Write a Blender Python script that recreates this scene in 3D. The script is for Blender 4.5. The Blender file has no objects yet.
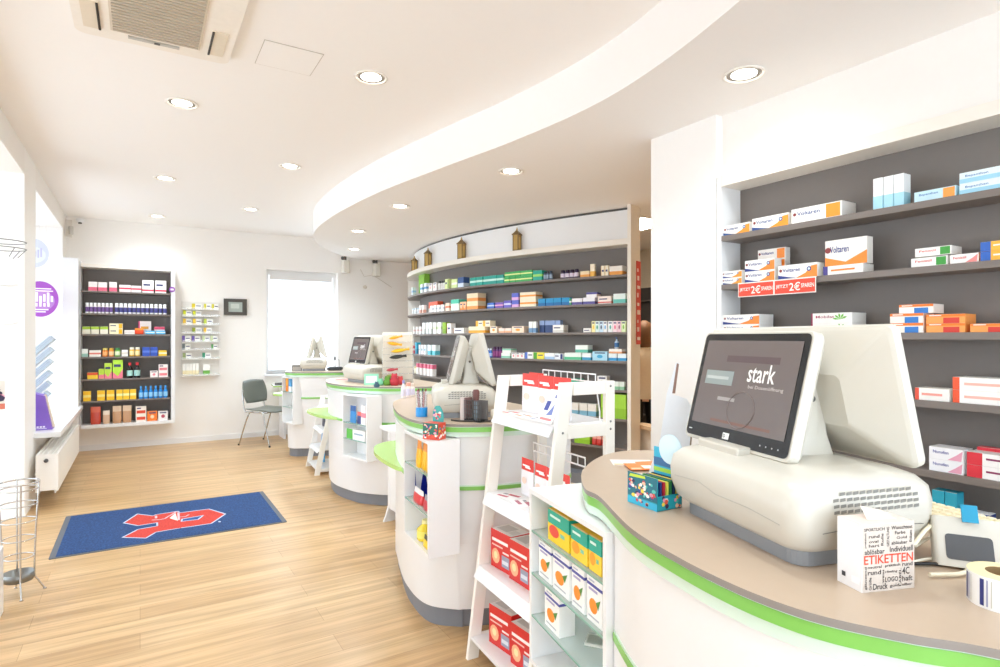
import bpy, math, random
from mathutils import Matrix, Vector
random.seed(7)
S = bpy.context.scene
COL = S.collection
PI = math.pi
# ------------------------------------------------------------------ camera
FPX, CXP, CYP, EYE, YAW = 585.0, 500.0, 338.0, 1.42, math.radians(31.6)
cam = bpy.data.objects.new('camera', bpy.data.cameras.new('camera'))
COL.objects.link(cam)
cam.data.sensor_width = 36.0
cam.data.lens = 36.0 * FPX / 1000.0
cam.data.shift_y = (CYP - 333.5) / 1000.0
cam.data.clip_start = 0.05
cam.location = (0, 0, EYE)
cam.rotation_euler = (PI / 2, 0, -YAW)
S.camera = cam
# ------------------------------------------------------------------ world + view
W = bpy.data.worlds.new('daylight'); S.world = W; W.use_nodes = True
bg = W.node_tree.nodes['Background']
bg.inputs[0].default_value = (0.76, 0.88, 1.0, 1)
bg.inputs[1].default_value = 3.5
S.view_settings.view_transform = 'Standard'
S.view_settings.look = 'None'
S.view_settings.gamma = 1
S.view_settings.use_curve_mapping = False
S.view_settings.exposure = 0.37
LAMP_W = 34.0          # watts of each ceiling downlight
S.cycles.max_bounces = 16; S.cycles.diffuse_bounces = 12; S.cycles.glossy_bounces = 4

# ------------------------------------------------------------------ pixel -> place helpers (real planes)
FW = (math.sin(YAW), math.cos(YAW)); RT = (math.cos(YAW), -math.sin(YAW))
def ray(px, py):
    t = (px - CXP) / FPX
    return (FW[0] + t * RT[0], FW[1] + t * RT[1], (CYP - py) / FPX)
def onz(px, py, z):
    a = ray(px, py); s = (z - EYE) / a[2]
    return (a[0] * s, a[1] * s)
def atdepth(px, s):
    a = ray(px, 0); return (a[0] * s, a[1] * s)
def topx(x, y):
    c = x * FW[0] + y * FW[1]; r = x * RT[0] + y * RT[1]
    return CXP + FPX * r / c, c

# ------------------------------------------------------------------ materials
MATS = {}
def lin(c):
    c /= 255.0
    return c / 12.92 if c <= 0.04045 else ((c + 0.055) / 1.055) ** 2.4
def hexrgb(h):
    return tuple(lin(int(h[i:i + 2], 16)) for i in (0, 2, 4))
def M(h, rough=0.5, metal=0.0, noise=0.04, spec=0.5):
    k = (h, rough, metal, noise)
    if k in MATS: return MATS[k]
    m = bpy.data.materials.new('paint_' + h); m.use_nodes = True
    nt = m.node_tree; b = nt.nodes['Principled BSDF']
    r, g, bl = hexrgb(h)
    b.inputs['Roughness'].default_value = rough; b.inputs['Metallic'].default_value = metal
    n = nt.nodes.new('ShaderNodeTexNoise'); n.inputs['Scale'].default_value = 35
    tc = nt.nodes.new('ShaderNodeTexCoord'); nt.links.new(tc.outputs['Object'], n.inputs['Vector'])
    mx = nt.nodes.new('ShaderNodeMix'); mx.data_type = 'RGBA'
    f = 1 - noise
    mx.inputs[6].default_value = (r * f, g * f, bl * f, 1); mx.inputs[7].default_value = (min(1, r * (1 + noise)), min(1, g * (1 + noise)), min(1, bl * (1 + noise)), 1)
    nt.links.new(n.outputs['Fac'], mx.inputs[0]); nt.links.new(mx.outputs[2], b.inputs['Base Color'])
    MATS[k] = m; return m
def emis(name, col, st):
    if name in MATS: return MATS[name]
    m = bpy.data.materials.new(name); m.use_nodes = True
    b = m.node_tree.nodes['Principled BSDF']
    b.inputs['Base Color'].default_value = (.8, .8, .8, 1)
    b.inputs['Emission Color'].default_value = (*col, 1); b.inputs['Emission Strength'].default_value = st
    MATS[name] = m; return m
def glassy(name, col, alpha, rough=0.08):
    if name in MATS: return MATS[name]
    m = bpy.data.materials.new(name); m.use_nodes = True
    nt = m.node_tree; b = nt.nodes['Principled BSDF']
    b.inputs['Base Color'].default_value = (*col, 1); b.inputs['Roughness'].default_value = rough
    tr = nt.nodes.new('ShaderNodeBsdfTransparent'); tr.inputs[0].default_value = (0.93 + .07 * col[0], 0.93 + .07 * col[1], 0.93 + .07 * col[2], 1)
    mx = nt.nodes.new('ShaderNodeMixShader'); mx.inputs[0].default_value = alpha
    nt.links.new(tr.outputs[0], mx.inputs[1]); nt.links.new(b.outputs[0], mx.inputs[2])
    nt.links.new(mx.outputs[0], nt.nodes['Material Output'].inputs[0])
    MATS[name] = m; return m
def wood_floor():
    m = bpy.data.materials.new('oak_vinyl_planks'); m.use_nodes = True
    nt = m.node_tree; N = nt.nodes; L = nt.links; b = N['Principled BSDF']
    tc = N.new('ShaderNodeTexCoord')
    br = N.new('ShaderNodeTexBrick'); br.offset = 0.37
    br.inputs['Scale'].default_value = 1.0; br.inputs['Brick Width'].default_value = 1.25; br.inputs['Row Height'].default_value = 0.165
    br.inputs['Mortar Size'].default_value = 0.0012; br.inputs['Mortar Smooth'].default_value = 0.3
    br.inputs['Color1'].default_value = (*hexrgb('cfae82'), 1); br.inputs['Color2'].default_value = (*hexrgb('c39e70'), 1)
    br.inputs['Mortar'].default_value = (*hexrgb('a58256'), 1)
    L.new(tc.outputs['Object'], br.inputs['Vector'])
    mp = N.new('ShaderNodeMapping'); mp.inputs['Scale'].default_value = (0.7, 13, 1); L.new(tc.outputs['Object'], mp.inputs[0])
    n1 = N.new('ShaderNodeTexNoise'); n1.inputs['Scale'].default_value = 1.6; n1.inputs['Detail'].default_value = 5; n1.inputs['Distortion'].default_value = 0.6
    L.new(mp.outputs[0], n1.inputs['Vector'])
    mp2 = N.new('ShaderNodeMapping'); mp2.inputs['Scale'].default_value = (3, 90, 1); L.new(tc.outputs['Object'], mp2.inputs[0])
    n2 = N.new('ShaderNodeTexNoise'); n2.inputs['Scale'].default_value = 1.5; n2.inputs['Detail'].default_value = 3; L.new(mp2.outputs[0], n2.inputs['Vector'])
    r1 = N.new('ShaderNodeValToRGB'); r1.color_ramp.elements[0].position = .35; r1.color_ramp.elements[0].color = (.74, .70, .64, 1)
    r1.color_ramp.elements[1].position = .65; r1.color_ramp.elements[1].color = (1.12, 1.12, 1.12, 1); L.new(n1.outputs['Fac'], r1.inputs[0])
    r2 = N.new('ShaderNodeValToRGB'); r2.color_ramp.elements[0].position = .3; r2.color_ramp.elements[0].color = (.88, .86, .84, 1)
    r2.color_ramp.elements[1].position = .6; r2.color_ramp.elements[1].color = (1.04, 1.04, 1.04, 1); L.new(n2.outputs['Fac'], r2.inputs[0])
    a = N.new('ShaderNodeMix'); a.data_type = 'RGBA'; a.blend_type = 'MULTIPLY'; a.inputs[0].default_value = .85
    L.new(br.outputs['Color'], a.inputs[6]); L.new(r1.outputs[0], a.inputs[7])
    c = N.new('ShaderNodeMix'); c.data_type = 'RGBA'; c.blend_type = 'MULTIPLY'; c.inputs[0].default_value = .8
    L.new(a.outputs[2], c.inputs[6]); L.new(r2.outputs[0], c.inputs[7]); L.new(c.outputs[2], b.inputs['Base Color'])
    b.inputs['Roughness'].default_value = .32
    return m
def fibre(name, h1, h2, scale):
    m = bpy.data.materials.new(name); m.use_nodes = True
    nt = m.node_tree; N = nt.nodes; L = nt.links; b = N['Principled BSDF']
    tc = N.new('ShaderNodeTexCoord'); n = N.new('ShaderNodeTexNoise'); n.inputs['Scale'].default_value = scale; n.inputs['Detail'].default_value = 4
    L.new(tc.outputs['Object'], n.inputs['Vector'])
    r = N.new('ShaderNodeValToRGB'); r.color_ramp.elements[0].position = .35; r.color_ramp.elements[1].position = .65
    r.color_ramp.elements[0].color = (*hexrgb(h1), 1); r.color_ramp.elements[1].color = (*hexrgb(h2), 1)
    L.new(n.outputs['Fac'], r.inputs[0]); L.new(r.outputs[0], b.inputs['Base Color']); b.inputs['Roughness'].default_value = .9
    bp = N.new('ShaderNodeBump'); bp.inputs['Strength'].default_value = .3; bp.inputs['Distance'].default_value = .004
    L.new(n.outputs['Fac'], bp.inputs['Height']); L.new(bp.outputs[0], b.inputs['Normal'])
    return m
WALL = M('f1eeea', .75, 0, .01); WALLW = M('f4f2ef', .7, 0, .01); CEIL = M('f4f2f0', .85, 0, .008)
WHITE = M('eaeaea', .28, 0, .01); CREAM = M('efe9df', .35, 0, .01); GREYB = M('77706b', .55, 0, .03); SHELFG = M('7b716a', .45, 0, .03)
TAUPE = M('bda892', .35, 0, .03); TAUPE_E = M('8e8680', .45, 0, .03); GREEN = M('7fbf58', .3, 0, .03); LIME = M('b0d478', .25, 0, .02)
FROST = M('d3e6d6', .15, 0, .02); PLINTH = M('7d8087', .5, 0, .03)
PLAST = M('cdc8bc', .32, 0, .01); PLGREY = M('8f9398', .4, 0, .02); DARK = M('17181a', .25, 0, .02); DARKG = M('55524f', .5, 0, .02)
CHROME = M('c9c8c6', .22, 1.0, .02); METG = M('8b8b88', .35, .8, .02)
GLASS = glassy('shelf_glass', (.72, .86, .82), .38); PANE = glassy('window_glass', (.9, .95, 1), .06, .02); ACRYL = glassy('clear_acrylic', (.9, .93, .95), .25, .05)
GEDGE = M('86aea0', .2, 0, .02)

# ------------------------------------------------------------------ mesh builder
TXT = {}
def textmesh(s):
    if s in TXT: return TXT[s]
    cu = bpy.data.curves.new('t', 'FONT'); cu.body = s; cu.size = 1; cu.resolution_u = 2; cu.offset = 0.012
    o = bpy.data.objects.new('t', cu); COL.objects.link(o)
    dg = bpy.context.evaluated_depsgraph_get()
    me = bpy.data.meshes.new_from_object(o.evaluated_get(dg))
    vs = [v.co.copy() for v in me.vertices]; fs = [list(p.vertices) for p in me.polygons]
    if vs:
        x0 = min(v.x for v in vs); x1 = max(v.x for v in vs); y0 = min(v.y for v in vs); y1 = max(v.y for v in vs)
        vs = [((v.x - x0) / (x1 - x0), (v.y - y0) / (y1 - y0)) for v in vs]
    bpy.data.objects.remove(o); bpy.data.curves.remove(cu); bpy.data.meshes.remove(me)
    TXT[s] = (vs, fs); return TXT[s]
class MB:
    def __init__(s): s.v = []; s.f = []; s.fm = []; s.sm = []; s.mats = []; s.T = Matrix()
    def mi(s, m):
        if m not in s.mats: s.mats.append(m)
        return s.mats.index(m)
    def add(s, vs, fs, m, smooth=False):
        b = len(s.v); s.v += [tuple(s.T @ Vector(p)) for p in vs]; k = s.mi(m)
        for f in fs: s.f.append([b + i for i in f]); s.fm.append(k); s.sm.append(smooth)
        return s
    def box(s, x0, x1, y0, y1, z0, z1, m):
        return s.add([(x0, y0, z0), (x1, y0, z0), (x1, y1, z0), (x0, y1, z0), (x0, y0, z1), (x1, y0, z1), (x1, y1, z1), (x0, y1, z1)],
                     [(0, 3, 2, 1), (4, 5, 6, 7), (0, 1, 5, 4), (1, 2, 6, 5), (2, 3, 7, 6), (3, 0, 4, 7)], m)
    def rbox(s, x0, x1, y0, y1, z0, z1, m, r=.01, n=4):
        pts = rrect(x0, x1, y0, y1, r, n); return s.prism(pts, z0, z1, m, smooth=False)
    def prism(s, pts, z0, z1, m, smooth=False, top=None):
        n = len(pts); vs = [(p[0], p[1], z0) for p in pts] + [(p[0], p[1], z1) for p in pts]
        s.add(vs, [(i, (i + 1) % n, n + (i + 1) % n, n + i) for i in range(n)], m, smooth)
        s.add([(p[0], p[1], z0) for p in pts], [list(range(n))[::-1]], m)
        return s.add([(p[0], p[1], z1) for p in pts], [list(range(n))], top or m)
    def loft(s, loops, m, smooth=True, cap=True, closed=True):
        n = len(loops[0]); vs = [p for l in loops for p in l]; fs = []
        for k in range(len(loops) - 1):
            for i in range(n if closed else n - 1):
                j = (i + 1) % n; fs.append((k * n + i, k * n + j, (k + 1) * n + j, (k + 1) * n + i))
        s.add(vs, fs, m, smooth)
        if cap:
            s.add(loops[0], [list(range(n))[::-1]], m); s.add(loops[-1], [list(range(n))], m)
        return s
    def lathe(s, prof, m, c=(0, 0, 0), n=20, smooth=True):
        loops = [[(c[0] + r * math.cos(2 * PI * i / n), c[1] + r * math.sin(2 * PI * i / n), c[2] + z) for i in range(n)] for r, z in prof]
        return s.loft(loops, m, smooth, True)
    def tube(s, path, r, m, n=8, closed=False):
        P = [Vector(p) for p in path]; loops = []; N = len(P)
        for i, p in enumerate(P):
            if closed: d = P[(i + 1) % N] - P[i - 1]
            else: d = (P[min(i + 1, N - 1)] - P[max(i - 1, 0)])
            d.normalize(); up = Vector((0, 0, 1)) if abs(d.z) < .9 else Vector((1, 0, 0))
            a = d.cross(up).normalized(); b = d.cross(a).normalized(); rr = r[i] if isinstance(r, (list, tuple)) else r
            loops.append([tuple(p + a * rr * math.cos(2 * PI * k / n) + b * rr * math.sin(2 * PI * k / n)) for k in range(n)])
        if closed: loops.append(loops[0])
        return s.loft(loops, m, True, not closed)
    def quad(s, a, b, c, d, m): return s.add([a, b, c, d], [(0, 1, 2, 3)], m)
    def poly(s, pts, m): return s.add(pts, [list(range(len(pts)))], m)
    def front(s, u0, u1, v0, v1, y, m):      # rectangle on a face looking towards -Y
        return s.quad((u0, y, v0), (u1, y, v0), (u1, y, v1), (u0, y, v1), m)
    def text(s, t, u0, u1, v0, v1, y, m):    # writing on a face looking towards -Y
        vs, fs = textmesh(t); return s.add([(u0 + (u1 - u0) * a, y, v0 + (v1 - v0) * b) for a, b in vs], fs, m)
    def build(s, name, parent=None, loc=None, rz=0, bevel=0, label=None, cat=None, group=None, kind=None):
        me = bpy.data.meshes.new(name); me.from_pydata(s.v, [], s.f)
        for m in s.mats: me.materials.append(m)
        me.polygons.foreach_set('material_index', s.fm); me.polygons.foreach_set('use_smooth', s.sm); me.update()
        o = bpy.data.objects.new(name, me); COL.objects.link(o)
        if parent: o.parent = parent
        if loc: o.location = loc
        if rz: o.rotation_euler.z = rz
        if bevel:
            md = o.modifiers.new('bevel', 'BEVEL'); md.width = bevel; md.segments = 2; md.limit_method = 'ANGLE'; md.angle_limit = .6
        return tag(o, label, cat, group, kind)
def tag(o, label=None, cat=None, group=None, kind=None):
    if label: o['label'] = label
    if cat: o['category'] = cat
    if group: o['group'] = group
    if kind: o['kind'] = kind
    return o
def empty(name, loc, rz, label, cat, group=None):
    o = bpy.data.objects.new(name, None); COL.objects.link(o); o.empty_display_size = .05
    o.location = loc; o.rotation_euler.z = rz; return tag(o, label, cat, group)
def dup(o, loc=None, rz=None, label=None, group=None, parent=None):
    c = o.copy(); COL.objects.link(c)
    if parent: c.parent = parent
    if loc: c.location = loc
    if rz is not None: c.rotation_euler.z = rz
    if label: c['label'] = label
    if group: c['group'] = group
    for ch in list(o.children): dup(ch, parent=c)
    return c
def rrect(x0, x1, y0, y1, r, n=5):
    out = []
    for cx, cy, a in ((x1 - r, y1 - r, 0), (x0 + r, y1 - r, PI / 2), (x0 + r, y0 + r, PI), (x1 - r, y0 + r, 1.5 * PI)):
        for k in range(n + 1): out.append((cx + r * math.cos(a + PI / 2 * k / n), cy + r * math.sin(a + PI / 2 * k / n)))
    return out
def spline(pts, n=8, closed=False):
    out = []; N = len(pts); rng = range(N) if closed else range(N - 1)
    g = (lambda i: pts[i % N]) if closed else (lambda i: pts[max(0, min(N - 1, i))])
    for i in rng:
        p0, p1, p2, p3 = g(i - 1), g(i), g(i + 1), g(i + 2)
        for k in range(n):
            t = k / n
            out.append(tuple(.5 * (2 * b + (c - a) * t + (2 * a - 5 * b + 4 * c - d) * t * t + (3 * b - a - 3 * c + d) * t ** 3) for a, b, c, d in zip(p0, p1, p2, p3)))
    if not closed: out.append(tuple(pts[-1]))
    return out
def area(pts): return .5 * sum(pts[i - 1][0] * pts[i][1] - pts[i][0] * pts[i - 1][1] for i in range(len(pts)))
def offset(pts, d, closed=True):
    """move a polyline to its left by d (inward for a counter-clockwise outline)"""
    out = []; N = len(pts)
    for i in range(N):
        a = pts[i - 1] if closed or i else pts[0]; b = pts[(i + 1) % N] if closed or i < N - 1 else pts[-1]
        dx, dy = b[0] - a[0], b[1] - a[1]; L = math.hypot(dx, dy) or 1
        out.append((pts[i][0] - dy / L * d, pts[i][1] + dx / L * d))
    return out
def RX(a): return Matrix.Rotation(a, 4, 'X')
def RZ(a): return Matrix.Rotation(a, 4, 'Z')
def TR(x, y, z): return Matrix.Translation((x, y, z))

# ================================================================== THE SETTING
ZC, ZS = 2.93, 2.65
FASCIA = [(1.30, -2.0), (1.35, -.9), (1.45, -.1), (1.62, .65), (1.86, 1.35), (2.0, 1.93), (2.04, 2.45), (1.98, 3.1), (1.86, 3.8), (1.71, 4.8), (1.655, 5.9), (1.72, 6.9), (1.93, 7.65), (2.28, 8.3), (2.62, 8.72), (2.95, 9.0)]
fas = spline(FASCIA, 8)
MB().box(-2.6, 6.2, -2.2, 9.2, -.1, 0, wood_floor()).build('floor', kind='structure')
MB().box(-2.6, 6.2, -2.2, 9.2, ZC, ZC + .1, CEIL).build('ceiling', kind='structure')
m = MB(); n = len(fas)
m.add([(p[0], p[1], ZS) for p in fas] + [(p[0], p[1], ZC) for p in fas], [(i, i + 1, n + i + 1, n + i) for i in range(n - 1)], CEIL, True)
m.poly([(p[0], p[1], ZS) for p in fas] + [(6.1, 9.0, ZS), (6.1, -2.0, ZS)], CEIL)
m.build('ceiling', kind='structure')
# back wall with a window opening
WX0, WX1, WZ0, WZ1 = 1.56, 2.60, .90, 2.42
m = MB(); m.box(-2.6, WX0, 9, 9.25, 0, ZC, WALL); m.box(WX1, 6.2, 9, 9.25, 0, ZC, WALL)
m.box(WX0, WX1, 9, 9.25, 0, WZ0, WALL); m.box(WX0, WX1, 9, 9.25, WZ1, ZC, WALL); m.build('wall_back', kind='structure')
m = MB()
for a in ((WX0, WX0 + .05, WZ0, WZ1), (WX1 - .05, WX1, WZ0, WZ1), (WX0 + .05, WX1 - .05, WZ0, WZ0 + .05), (WX0 + .05, WX1 - .05, WZ1 - .07, WZ1)):
    m.box(a[0], a[1], 9.12, 9.18, a[2], a[3], WHITE)
m.box(WX0 + .06, WX1 - .06, 9.10, 9.12, WZ1 - .14, WZ1 - .07, WHITE)
m.box(WX0 - .03, WX1 + .03, 8.94, 9.12, WZ0 - .03, WZ0, WHITE)
w1 = m.build('window_1', kind='structure')
MB().box(WX0 + .06, WX1 - .06, 9.145, 9.15, WZ0 + .06, WZ1 - .07, PANE).build('pane', parent=w1)
# left wall: shop window recess, beam, pier
LX = -.78
m = MB()
m.box(LX - .45, LX, 5.92, 6.5, 0, ZC, WALLW); m.box(LX - .45, LX, 6.5, 8.6, 2.72, ZC, WALL); m.box(LX - .45, LX, 8.6, 9.0, 0, ZC, WALL)
m.box(LX - .45, LX, 6.5, 8.6, 0, .56, WALL); m.box(-2.6, LX - .45, 5.92, 6.1, 0, 2.72, WALLW)
m.box(LX - .2, LX, -2.0, 5.92, 2.72, ZC, WALL)
m.box(-2.6, -2.5, -2.0, 2.6, 0, 2.72, WALL)  # unseen wall stretch, closed to keep daylight off the near counter
m.build('wall_left', kind='structure')
MB().box(-2.6, LX - .2, -2.0, 5.92, 2.72, 2.78, CEIL).build('ceiling', kind='structure')
m = MB()
for a in ((6.5, 6.56, .6, 2.72), (8.54, 8.6, .6, 2.72), (6.56, 8.54, .6, .66), (6.56, 8.54, 2.66, 2.72)): m.box(LX - .44, LX - .38, a[0], a[1], a[2], a[3], WHITE)
w2 = m.build('window_2', kind='structure')
MB().box(LX - .415, LX - .41, 6.56, 8.54, .66, 2.66, PANE).build('pane', parent=w2)
m = MB()
for y in (2.6, 4.2, 5.78): m.box(-2.56, -2.48, y, y + .08, 0, 2.72, WHITE)
m.box(-2.56, -2.48, 2.6, 5.9, 0, .12, WHITE); m.box(-2.56, -2.48, 2.6, 5.9, 2.6, 2.72, WHITE)
w3 = m.build('window_3', kind='structure')  # unseen glazing, shortened so less daylight reaches the near end
MB().box(-2.525, -2.52, 2.6, 5.85, .12, 2.6, PANE).build('pane', parent=w3)
# wall behind the camera: unseen shop front, openings sized to limit the daylight
m = MB(); m.box(-2.6, 6.2, -2.15, -2.0, 2.6, ZC, WALL)
for x in (-2.6, -.35, 1.9): m.box(x, x + .14, -2.15, -2.0, 0, 2.6, WALL)
m.box(3.6, 6.2, -2.15, -2.0, 0, 2.6, WALL); m.box(-2.5, 3.6, -2.15, -2.0, 0, .15, WALL); m.build('wall_front', kind='structure')
# right side: wall behind the wall shelf, column, back room
MB().box(2.755, 3.0, -2.0, 2.13, 2.302, ZS, WALL).box(2.88, 3.0, -2.0, 2.13, 0, 2.302, WALL).build('wall_right', kind='structure')
MB().box(2.70, 3.02, 2.12, 2.60, 0, ZS, WALLW).build('wall_column', kind='structure')
MB().box(6.0, 6.2, -2.0, 9.0, 0, ZC, M('e9dcc6', .8)).build('wall_store_room', kind='structure')
MB().box(3.02, 6.0, 2.0, 2.13, 0, ZS, M('e9dcc6', .8)).build('wall_partition', kind='structure')
# skirting
MB().box(LX, 3.4, 8.985, 9.0, 0, .07, WHITE).build('baseboard_back', kind='structure')
# window sill board
MB().box(LX - .44, LX + .19, 6.38, 8.72, .555, .60, WHITE).build('trim_1', kind='structure', bevel=.004)
# white boxed pier between the left wall and the wall shelf
MB().box(LX, -.625, 8.55, 9.0, .33, 2.37, WHITE).build('trim_2', kind='structure', bevel=.004)
# access panel outline
pA, pB, pC = onz(255, 62, ZC), onz(309, 76, ZC), onz(324.7, 54.6, ZC)
ax0, ax1, ay1 = pA[0], (pB[0] + pC[0]) / 2, (pA[1] + pB[1]) / 2; ay0 = ay1 - (ax1 - ax0)
m = MB(); m.box(ax0 + .004, ax1 - .004, ay0 + .004, ay1 - .004, ZC - .004, ZC - .001, CEIL); g = M('c3bcb2', .8)
for a in ((ax0, ax1, ay0, ay0 + .003), (ax0, ax1, ay1 - .003, ay1), (ax0, ax0 + .003, ay0, ay1), (ax1 - .003, ax1, ay0, ay1)): m.box(*a, ZC - .003, ZC - .001, g)
tag(m.build('access_panel'), 'square white access panel flush in the ceiling beside the air conditioner', 'access panel')

# ------------------------------------------------------------------ ceiling downlights
def add_light(x, y, z, watts=None):
    l = bpy.data.lights.new('downlight', 'SPOT'); l.energy = watts or LAMP_W; l.spot_size = math.radians(150); l.spot_blend = .9
    l.shadow_soft_size = .07; l.color = (.82, .93, 1.0)
    o = bpy.data.objects.new('downlight_glow', l); COL.objects.link(o); o.location = (x, y, z - .03); return o
lampmat = emis('lamp_glow', (1.0, .93, .82), 14)
t = empty('downlight', (0, 0, 0), 0, 'x', 'ceiling light')
MB().lathe([(.094, -.001), (.096, -.006), (.086, -.009), (.078, -.003), (.078, .0)], M('f3eee6', .35), n=28).build('trim_ring', t)
MB().lathe([(.0775, -.001), (.072, .0), (.02, .0)][::-1], M('d8d4cc', .2, .9), n=24).build('reflector', t)
MB().lathe([(.0005, -.0045), (.05, -.0042), (.058, -.001)], lampmat, n=20).build('lamp', t)
LABS = []
spots = [(1.138, 3.274, ZC, 'ceiling downlight nearest the access panel'), (.229, 4.272, ZC, 'ceiling downlight straight in front of the air conditioner'),
         (1.121, 5.34, ZC, 'ceiling downlight second from the back wall in the row nearer the curved soffit'), (.2, 6.36, ZC, 'ceiling downlight midway along the row nearer the window wall'),
         (1.10, 7.37, ZC, 'ceiling downlight nearest the curved soffit end above the back window'), (.178, 8.39, ZC, 'ceiling downlight closest to the wall shelf on the back wall'),
         (*onz(744, 74, ZS), ZS, 'large bright downlight in the lowered ceiling above the column and wall shelf'), (*onz(511, 171, ZS), ZS, 'downlight in the lowered ceiling in front of the curved shelf wall'),
         (*onz(400, 206, ZS), ZS, 'second most distant downlight in the lowered ceiling'), (*onz(358, 231, ZS), ZS, 'downlight in the lowered ceiling, third nearest to the back wall'),
         (*onz(354, 249, ZS), ZS, 'farthest faint downlight in the lowered ceiling near the back wall'),
         ]
for i, (x, y, z, lb) in enumerate(spots):
    o = t if i == 0 else dup(t)
    o.location = (x, y, z - .0005); o['label'] = lb; o['group'] = 'recessed ceiling downlights'; add_light(x, y, z, LAMP_W * (1.0 if z == ZC else (.42 if i == 6 else 1.9)))
# downlights the picture does not reach, in the same grid behind the camera and over the dispensing aisle
for (x, y, z) in ((.2, 2.2, ZC), (1.12, 1.2, ZC), (.2, .2, ZC)):
    o = dup(t); o.location = (x, y, z - .0005); o['label'] = 'recessed downlight beyond the edge of the picture, %s the camera' % ('left of' if y > 2 else ('right of' if x > 1 else 'behind')); add_light(x, y, z)
# store room ceiling panel light
m = MB(); m.box(4.2, 4.8, 4.25, 4.85, ZS - .02, ZS - .002, WHITE); sp = m.build('ceiling_panel_light'); tag(sp, 'bright square ceiling light seen in the gap beside the column', 'ceiling light')
MB().box(4.23, 4.77, 4.28, 4.82, ZS - .024, ZS - .0205, emis('panel_glow', (1, .93, .82), 30)).build('diffuser', sp)

# ------------------------------------------------------------------ air conditioner
ac = empty('air_conditioner', (.07, 2.78, ZC), 0, 'white square ceiling cassette air conditioner with louvred grille', 'air conditioner')
AW = M('eee8df', .5); GR = M('b7ad9d', .6)
m = MB(); m.prism(rrect(-.335, .335, -.665, .665, .05), -.035, 0, AW); m.build('housing', ac, bevel=.008)
m = MB(); m.box(-.19, .19, -.55, .55, -.041, -.035, M('d6ccbc', .7))
for k in range(38): y = -.53 + k * .0285; m.box(-.18, .18, y, y + .012, -.046, -.041, GR)
m.build('grille', ac)
for sx in (-1, 1):
    m = MB(); m.box(sx * .262 - .035, sx * .262 + .035, .31, .57, -.041, -.035, M('e0d4c0', .5)); m.box(sx * .262 - sx * .03 - .006, sx * .262 - sx * .03 + .004, .31, .57, -.045, -.041, DARK); m.build('air_flap', ac)
m = MB(); m.box(-.12, .10, .575, .60, -.041, -.035, M('b9b6b0', .4)); m.box(-.01, .015, .578, .595, -.044, -.041, DARKG); m.build('display_strip', ac)
ac.location.y = 2.80

# ------------------------------------------------------------------ security camera, sensors
m = MB(); m.box(-.04, .04, -.06, .0, -.16, .1, M('d6d1c8', .4)); m.lathe([(.03, -.12), (.034, -.02), (.03, .0)], M('bfbab2', .4), (0.03, -.08, 0), 14)
sc = m.build('wall_speaker', loc=(-.735, 8.80, 2.77)); sc.scale = (.8, .8, .8); tag(sc, 'small white wall speaker in the upper left corner of the room', 'speaker')
m = MB(); m.lathe([(.045, 0), (.045, -.02), (.03, -.045), (.01, -.055)][::-1], WHITE, (0, 0, 0), 16); dc = m.build('dome_camera', loc=(-.635, 8.93, 2.90)); tag(dc, 'tiny dome camera with black eye high on the back wall corner', 'camera')
MB().lathe([(.018, -.062), (.02, -.05), (.02, -.04)], DARK, (0.0, -.01, 0), 12).build('lens', dc)
for px, lb in ((345, 'cream motion sensor under the soffit right of the back window, left of two'), (376, 'cream motion sensor under the soffit nearer the curved shelf, right of two')):
    a = ray(px, 262); s = 8.93 / a[1]; m = MB(); m.rbox(-.05, .05, -.07, .07, -.1, .09, M('ddd8cc', .5), .02); m.box(-.012, .012, -.02, .02, .09, .2, DARKG); m.lathe([(.02, 0), (.03, .03), (.02, .05)], DARKG, (-.04, 0, .1), 10)
    tag(m.build('motion_sensor', loc=(a[0] * s, 8.91, 2.52 - .02 * (px > 350))), lb, 'sensor')
a0 = ray(380, 0); m = MB(); m.tube([(2.95 + .25 * math.sin(k / 8), 8.985, 2.5 - .055 * k) for k in range(3)] + [(3.15 + .08 * k, 8.985, 2.42 - .045 * k) for k in range(5)], .004, M('cfc8bb', .6), 6)
tag(m.build('sensor_cable'), 'thin pale cable running down the back wall from the sensors', 'cable')
MB().lathe([(.03, -.004), (.028, .006), (.005, .008)], M('e0d8cc', .6), n=14).build('wall_outlet', loc=(0, 0, 0)).name = 'wall_outlet'
o = bpy.data.objects['wall_outlet']; a = ray(365, 287); s = 8.99 / a[1]; o.location = (a[0] * s, 8.99, EYE + a[2] * s); o.rotation_euler.x = PI / 2
tag(o, 'round cream wall cover plate on the beige back wall', 'wall plate')

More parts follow.
